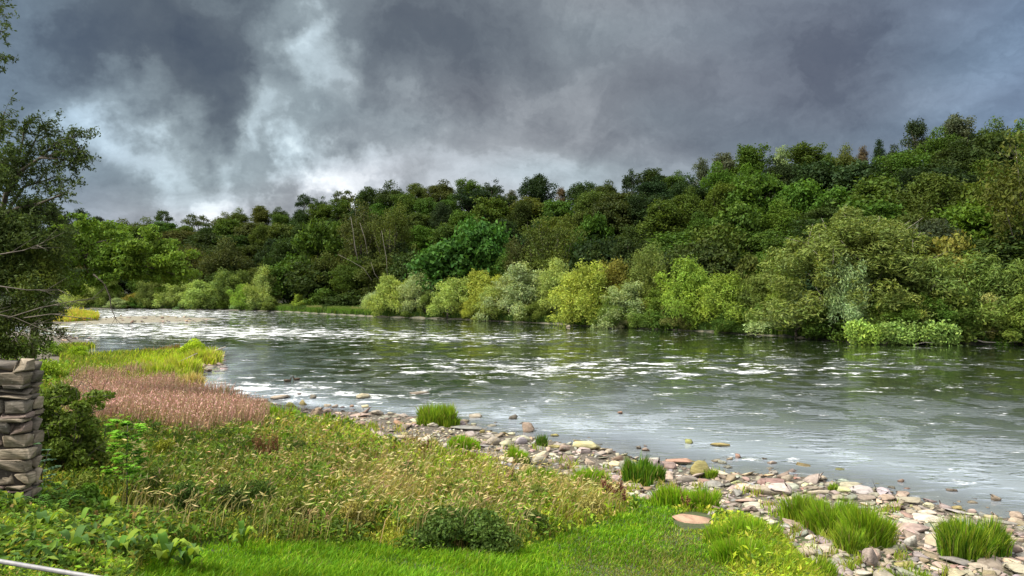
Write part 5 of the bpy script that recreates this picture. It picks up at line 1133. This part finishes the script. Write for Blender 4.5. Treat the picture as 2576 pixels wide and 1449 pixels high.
# ------------------------------------------------------------------ stone wall end, posts, handrail
r = np.random.default_rng(44); Yw = 11.5; wx1 = -7.54; wx0 = wx1-4.5; ztop = 7+(288-908*K)/F*Yw; zbot = 3.3
ps, cps = [], []; zc = zbot; first = True
e = empty('stone_wall', (wx1-2, Yw+.35, zbot))
V0 = np.array([[wx0, Yw+.08, zbot-.5], [wx1-.14, Yw+.08, zbot-.5], [wx1-.14, Yw+.36, zbot-.5], [wx0, Yw+.36, zbot-.5]]); V1 = V0.copy(); V1[:, 2] = ztop-.12
ps.append((np.concatenate([V0, V1]), np.array([[0, 1, 5, 4], [1, 2, 6, 5], [2, 3, 7, 6], [3, 0, 4, 7], [4, 5, 6, 7]]), np.tile([.05, .042, .035], (8, 1))))
while zc < ztop-.08:
    hc = r.choice([.05, .07, .10, .13, .20]); cap = zc+hc > ztop-.16
    if cap: hc = ztop-zc
    for face_y, dp in ((Yw, .22), (Yw+.20, .22)):
        xx_ = wx1+r.uniform(-.05, .04)
        while xx_ > wx0:
            wl_ = r.uniform(.22, .62) if hc > .1 else r.uniform(.3, .7); V_, F_2, me = ROCK['block'][r.integers(4)]; V_ = np.sign(V_)*np.abs(V_/np.abs(V_).max(0))**.32*.5*np.array([1.03, 1, 1.06])+r.normal(size=V_.shape)*.018
            cc_ = np.array([(.19, .16, .12), (.15, .13, .105), (.23, .195, .145), (.17, .13, .11), (.13, .115, .095)][r.integers(5)])*r.uniform(.85, 1.15)
            Q = V_*np.array([wl_-.008, dp, hc-.004+r.uniform(-.015, .03)])+np.array([xx_-wl_/2, face_y+dp/2+r.uniform(-.03, .03), zc+hc/2+r.uniform(-.006, .006)+(r.uniform(-.03, .03) if cap else 0)]); (cps if cap else ps).append((Q, F_2, np.tile(cc_, (len(Q), 1)))); xx_ -= wl_
    zc += hc
for nm, pp in (('stonework', ps), ('coping', cps)):
    V_, F_2, c_ = join(pp); V_ = V_-np.array(e.location); o = obj(nm, mesh(nm, V_, F_2, M_STONE, c_), e); o.color = (1, 1, 1, 1)
tag(e, 'end of a rough dry-stone wall with uneven coping at the left edge', 'wall')
for (px, ty, by, w, lab) in ((6, 1122, 1215, 11, 'weathered wooden post at the left edge before the wall'), (102, 1130, 1165, 10, 'short broken wooden post at the right foot of the wall')):
    x, y, z = g1(px, by+45 if px < 50 else 1215); d = ray(px, ty); x = d.x*y; zt = 7+d.z*y; wv_ = .045
    ps_ = tube_arr([(x, y, z-.2), (x+.01, y, (z+zt)/2), (x, y, zt-.02), (x, y, zt)], [wv_*1.05, wv_, wv_*.95, wv_*.7], k=7); place_mesh_thing('wooden_post', [ps_], M_GREYWOOD, lab, 'post', (x, y, z), 'wooden posts by the wall')
m, t, o = new_mat('galvanised_steel'); p = t.new('ShaderNodeBsdfPrincipled'); tcn = t.new('ShaderNodeTexCoord'); nn_ = t.noise(tcn.outputs['Object'], 14, 5, .6)
t.link(t.ramp(nn_, [(.3, (.17, .165, .17)), (.7, (.30, .29, .29))]), p.inputs['Base Color']); p.inputs['Metallic'].default_value = .3; p.inputs['Roughness'].default_value = .5; t.link(p.outputs[0], o.inputs[0])
a = ray(0, 1412); b_ = ray(235, 1452); yr0, yr1 = 4.7, 4.3; A = np.array([a.x*yr0, yr0, 7+a.z*yr0]); B_ = np.array([b_.x*yr1, yr1, 7+b_.z*yr1]); dv = B_-A
e = empty('handrail', tuple(A-dv*1.0-np.array([0, 0, .9])))
rp = [A-dv*1.1, A-dv*.4, A, A+dv*.5, B_, B_+dv*.8]; V_, F_2, c_ = tube_arr(rp, .0145, k=14); obj('rail', mesh('rail', V_-np.array(e.location), F_2, m, c_, True), e)
for q_ in (A-dv*1.0, B_+dv*.7):
    zg = float(gz(q_[0], q_[1])); V_, F_2, c_ = tube_arr([q_-np.array([0, 0, q_[2]-zg+.1]), q_-np.array([0, 0, .015])], .019, k=12); obj('post', mesh('post', V_-np.array(e.location), F_2, m, c_, True), e)
tag(e, 'thin grey metal handrail crossing the bottom left corner', 'handrail')

# ------------------------------------------------------------------ the near tree on the left
def surv(px, py, y): d = ray(px, py); return np.array([d.x*y, y, 7+d.z*y])
def spray(tips_from, r, n_tw, L, leaf_n, lv, ps, leafL, leafW, down=0.0, out=None, rad=.006, col=(1, 1, 1)):
    """twigs with paired leaves growing off a limb path"""
    P = np.array(tips_from); seg = np.linalg.norm(np.diff(P, axis=0), axis=1); cum = np.concatenate([[0], np.cumsum(seg)])
    for _ in range(n_tw):
        f = cum[-1]*r.random()**.7; i = min(np.searchsorted(cum, f, 'right')-1, len(seg)-1); p0 = P[i]+(P[i+1]-P[i])*((f-cum[i])/seg[i]); td = unit(P[i+1]-P[i])
        dv_ = unit(td*.6+r.normal(size=3)*.75+np.array([.1, 0, -down])); ln = L*r.uniform(.5, 1.2); p1 = p0+dv_*ln*.5+r.normal(size=3)*.03; p2 = p0+dv_*ln+np.array([0, 0, -down*.2*ln])
        ps.append(tube_arr([p0, p1, p2], [rad, rad*.7, rad*.3], k=3))
        for _k in range(2):
            s0 = p0+(p2-p0)*r.uniform(.3, .9); s1 = s0+unit(dv_+r.normal(size=3)*.8)*ln*.4; ps.append(tube_arr([s0, s1], [rad*.5, rad*.25], k=3)); ff = r.random((leaf_n//4, 1)); lv.append(s0+(s1-s0)*ff+r.normal(size=(leaf_n//4, 3))*.03)
        ff = r.random((leaf_n//2, 1))**.7; lv.append(p0+(p2-p0)*ff+r.normal(size=(leaf_n//2, 3))*.04)
r = np.random.default_rng(91); YT = 20.0; ps, lv = [], []
basex = surv(-130, 900, YT)[0]; zb_ = float(gz(basex, YT)); trunk = [np.array([basex-.2, YT, zb_-.2]), surv(-120, 800, YT), surv(-95, 640, YT), surv(-80, 480, YT), surv(-80, 330, YT), surv(-95, 150, YT), surv(-110, 0, YT)]
ps.append(tube_arr(trunk, [.30, .26, .22, .18, .14, .09, .05], k=9))
LIMB = [([(-95, 640), (-40, 600), (0, 560), (15, 490), (50, 432), (100, 398), (150, 385), (205, 372)], 20.5, .10), ([(15, 490), (40, 430), (58, 350), (62, 300)], 20.4, .05), ([(50, 432), (90, 350), (105, 315)], 20.7, .035), ([(-80, 480), (-30, 400), (0, 330), (12, 280)], 20.8, .06),
        ([(-100, 680), (-20, 560), (40, 525), (100, 512), (150, 492), (166, 482)], 19.8, .07), ([(100, 398), (150, 352), (190, 345)], 20.4, .03), ([(0, 560), (60, 470), (110, 455), (150, 440)], 21, .05), ([(40, 525), (90, 545), (140, 535)], 20.2, .03), ([(100, 398), (160, 400), (190, 412)], 20.2, .025), ([(-40, 600), (0, 440), (40, 380)], 21.2, .05),
        ([(-110, 750), (-20, 690), (60, 640), (120, 600)], 20.6, .08), ([(-110, 120), (-60, 70), (-20, 40), (4, 20)], 20.5, .05), ([(-110, 150), (-60, 100), (-18, 80), (10, 78)], 20.2, .04), ([(-110, 200), (-50, 170), (-14, 150), (3, 148)], 20.2, .04)]
for pts, y_, r0 in LIMB:
    P = [surv(a_, b_, y_+.25*math.sin(i_)) for i_, (a_, b_) in enumerate(pts)]; ps.append(tube_arr(P, np.linspace(r0, r0*.18, len(P)), k=6))
    spray(P[-5:] if pts[0][1] > 220 else P[1:], r, (34 if pts[0][1] > 220 else 10), .62, 26, lv, ps, .09, .035)
P = np.concatenate(lv); n = len(P); cc = np.array([1., 1., 1.])*r.uniform(.6, 1.4, (n, 1))
lA = leaves_arr(P, rdir(n, .4, r), rdir(n, -.2, r)+np.array([.3, 0, 0]), r.uniform(.08, .14, n), r.uniform(.03, .05, n), cc)
lob = []
for (a_, b_, rr) in [(10, 470, .9), (0, 400, .8), (-30, 560, 1.2), (30, 600, 1.2), (-10, 700, 1.4), (95, 610, 1.0), (60, 690, 1.3), (110, 700, 1.1), (30, 780, 1.2), (95, 770, 1.0), (20, 850, 1.0), (80, 840, .8), (125, 660, .9), (130, 740, .8), (-40, 820, 1.3), (50, 560, .8), (130, 800, .6), (150, 600, .5), (-20, 330, .6), (105, 565, .7), (60, 640, 1.0), (0, 640, 1.2)]:
    for _ in range(6):
        c0 = surv(a_+r.normal()*22, b_+r.normal()*22, YT+r.uniform(-.6, 1.6)); q_ = rr*r.uniform(.28, .5); lob.append((*c0, q_*1.2, q_, q_*.8))
lB = crown(lob, 34000, .105, .045, r, .2, .2, jit=.8, inner=.8); qx, qy = topx(lB[0][:, 0], lB[0][:, 1], lB[0][:, 2]); yl = (.9*gauss(qx, qy, 105, 680, 60, 70))[:, None]*(np.sin(lB[0][:, :1]*7+lB[0][:, 2:]*5) > -.3); lB = (lB[0], lB[1], lB[2]*(1+yl*np.array([[1.0, .75, .1]])))  # lower right leaves painted lighter and yellower, as if sunlit
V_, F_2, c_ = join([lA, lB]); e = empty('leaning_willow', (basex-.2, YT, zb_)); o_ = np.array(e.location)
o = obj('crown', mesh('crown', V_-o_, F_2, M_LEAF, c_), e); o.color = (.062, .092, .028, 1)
for pts in ([(-60, 780), (40, 800), (110, 830), (165, 848)], [(20, 800), (100, 775), (170, 760), (250, 748)], [(60, 800), (130, 790), (200, 800), (232, 800)], [(110, 830), (150, 842), (185, 862)], [(0, 640), (60, 630), (110, 610)], [(0, 720), (70, 730), (150, 728)], [(30, 860), (60, 830), (105, 800)]):
    P = [surv(a_, b_, YT-1.0) for a_, b_ in pts]; ps.append(tube_arr(P, np.linspace(.018, .006, len(P)), k=4))
    for _ in range(9):
        i_ = r.integers(len(P)-1); p0 = P[i_]+(P[i_+1]-P[i_])*r.random(); ps.append(tube_arr([p0, p0+np.array([r.uniform(.1, .7), r.normal()*.2, r.normal()*.22])], [.009, .004], k=3))
V_, F_2, c_ = join(ps); obj('trunk', mesh('trunk', V_-o_, F_2, M_BARK, c_), e)
tag(e, 'dark windblown tree leaning in from the left edge with airy upper branches against the sky', 'tree')

# second tree reaching over the inlet with drooping dead twig
r = np.random.default_rng(92); YT = 40.0; ps, lv, lob = [], [], []; bx_ = surv(70, 900, YT)[0]; zb_ = float(gz(bx_, YT)); o_ = np.array([bx_, YT, zb_])
trunk = [o_-np.array([0, 0, .3]), surv(90, 780, YT), surv(130, 700, YT), surv(190, 650, YT), surv(230, 610, YT)]; ps.append(tube_arr(trunk, [.22, .19, .16, .11, .06], k=7))
for (a_, b_, rr) in [(170, 640, 1.6), (220, 600, 1.5), (215, 650, 1.3), (260, 660, 1.4), (300, 640, 1.4), (340, 625, 1.3), (330, 665, 1.2), (380, 640, 1.2), (395, 670, 1.2), (430, 655, 1.0), (440, 690, .9), (460, 680, .8), (400, 700, .7), (180, 700, 1.3), (230, 700, 1.0), (150, 600, 1.2), (290, 600, .9), (360, 600, .8), (130, 680, 1.2), (120, 740, 1.0), (200, 560, .7), (410, 625, .7), (285, 690, .8), (345, 695, .8)]:
    tgt = surv(a_, b_, YT); ps.append(tube_arr([trunk[3] if a_ > 200 else trunk[2], (trunk[3]+tgt)/2+np.array([0, 0, .3]), tgt], [.07, .045, .015], k=5))
    for _ in range(5):
        c0 = surv(a_+r.normal()*20, b_+r.normal()*16, YT+r.uniform(-1.2, 1.2)); q_ = rr*r.uniform(.3, .55); lob.append((*c0, q_*1.3, q_, q_*.65))
lB = crown(lob, 26000, .20, .10, r, .1, .3, jit=.7, inner=.7); e = empty('sycamore_tree', tuple(o_)); o = obj('crown', mesh('crown', lB[0]-o_, lB[1], M_LEAF, lB[2]), e); o.color = (.12, .20, .03, 1)
tw = [surv(a_, b_, YT-1) for a_, b_ in [(235, 690), (262, 712), (276, 745), (280, 775), (290, 800), (296, 815)]]; ps.append(tube_arr(tw, [.05, .045, .035, .025, .015, .006], k=5))
for (i_, da, db) in ((3, 12, 30), (4, -14, 25), (4, 18, 18), (2, 14, 22)): ps.append(tube_arr([tw[i_], tw[i_]+np.array([da, 0, -db])*.02], [.015, .006], k=3))
V_, F_2, c_ = join(ps); obj('trunk', mesh('trunk', V_-o_, F_2, M_BARK, c_), e)
tag(e, 'light green tree reaching over the left inlet with a bare drooping twig', 'tree')
print('objects', len(bpy.data.objects), 'tris', sum(len(o.data.polygons) for o in bpy.data.objects if o.type == 'MESH'))
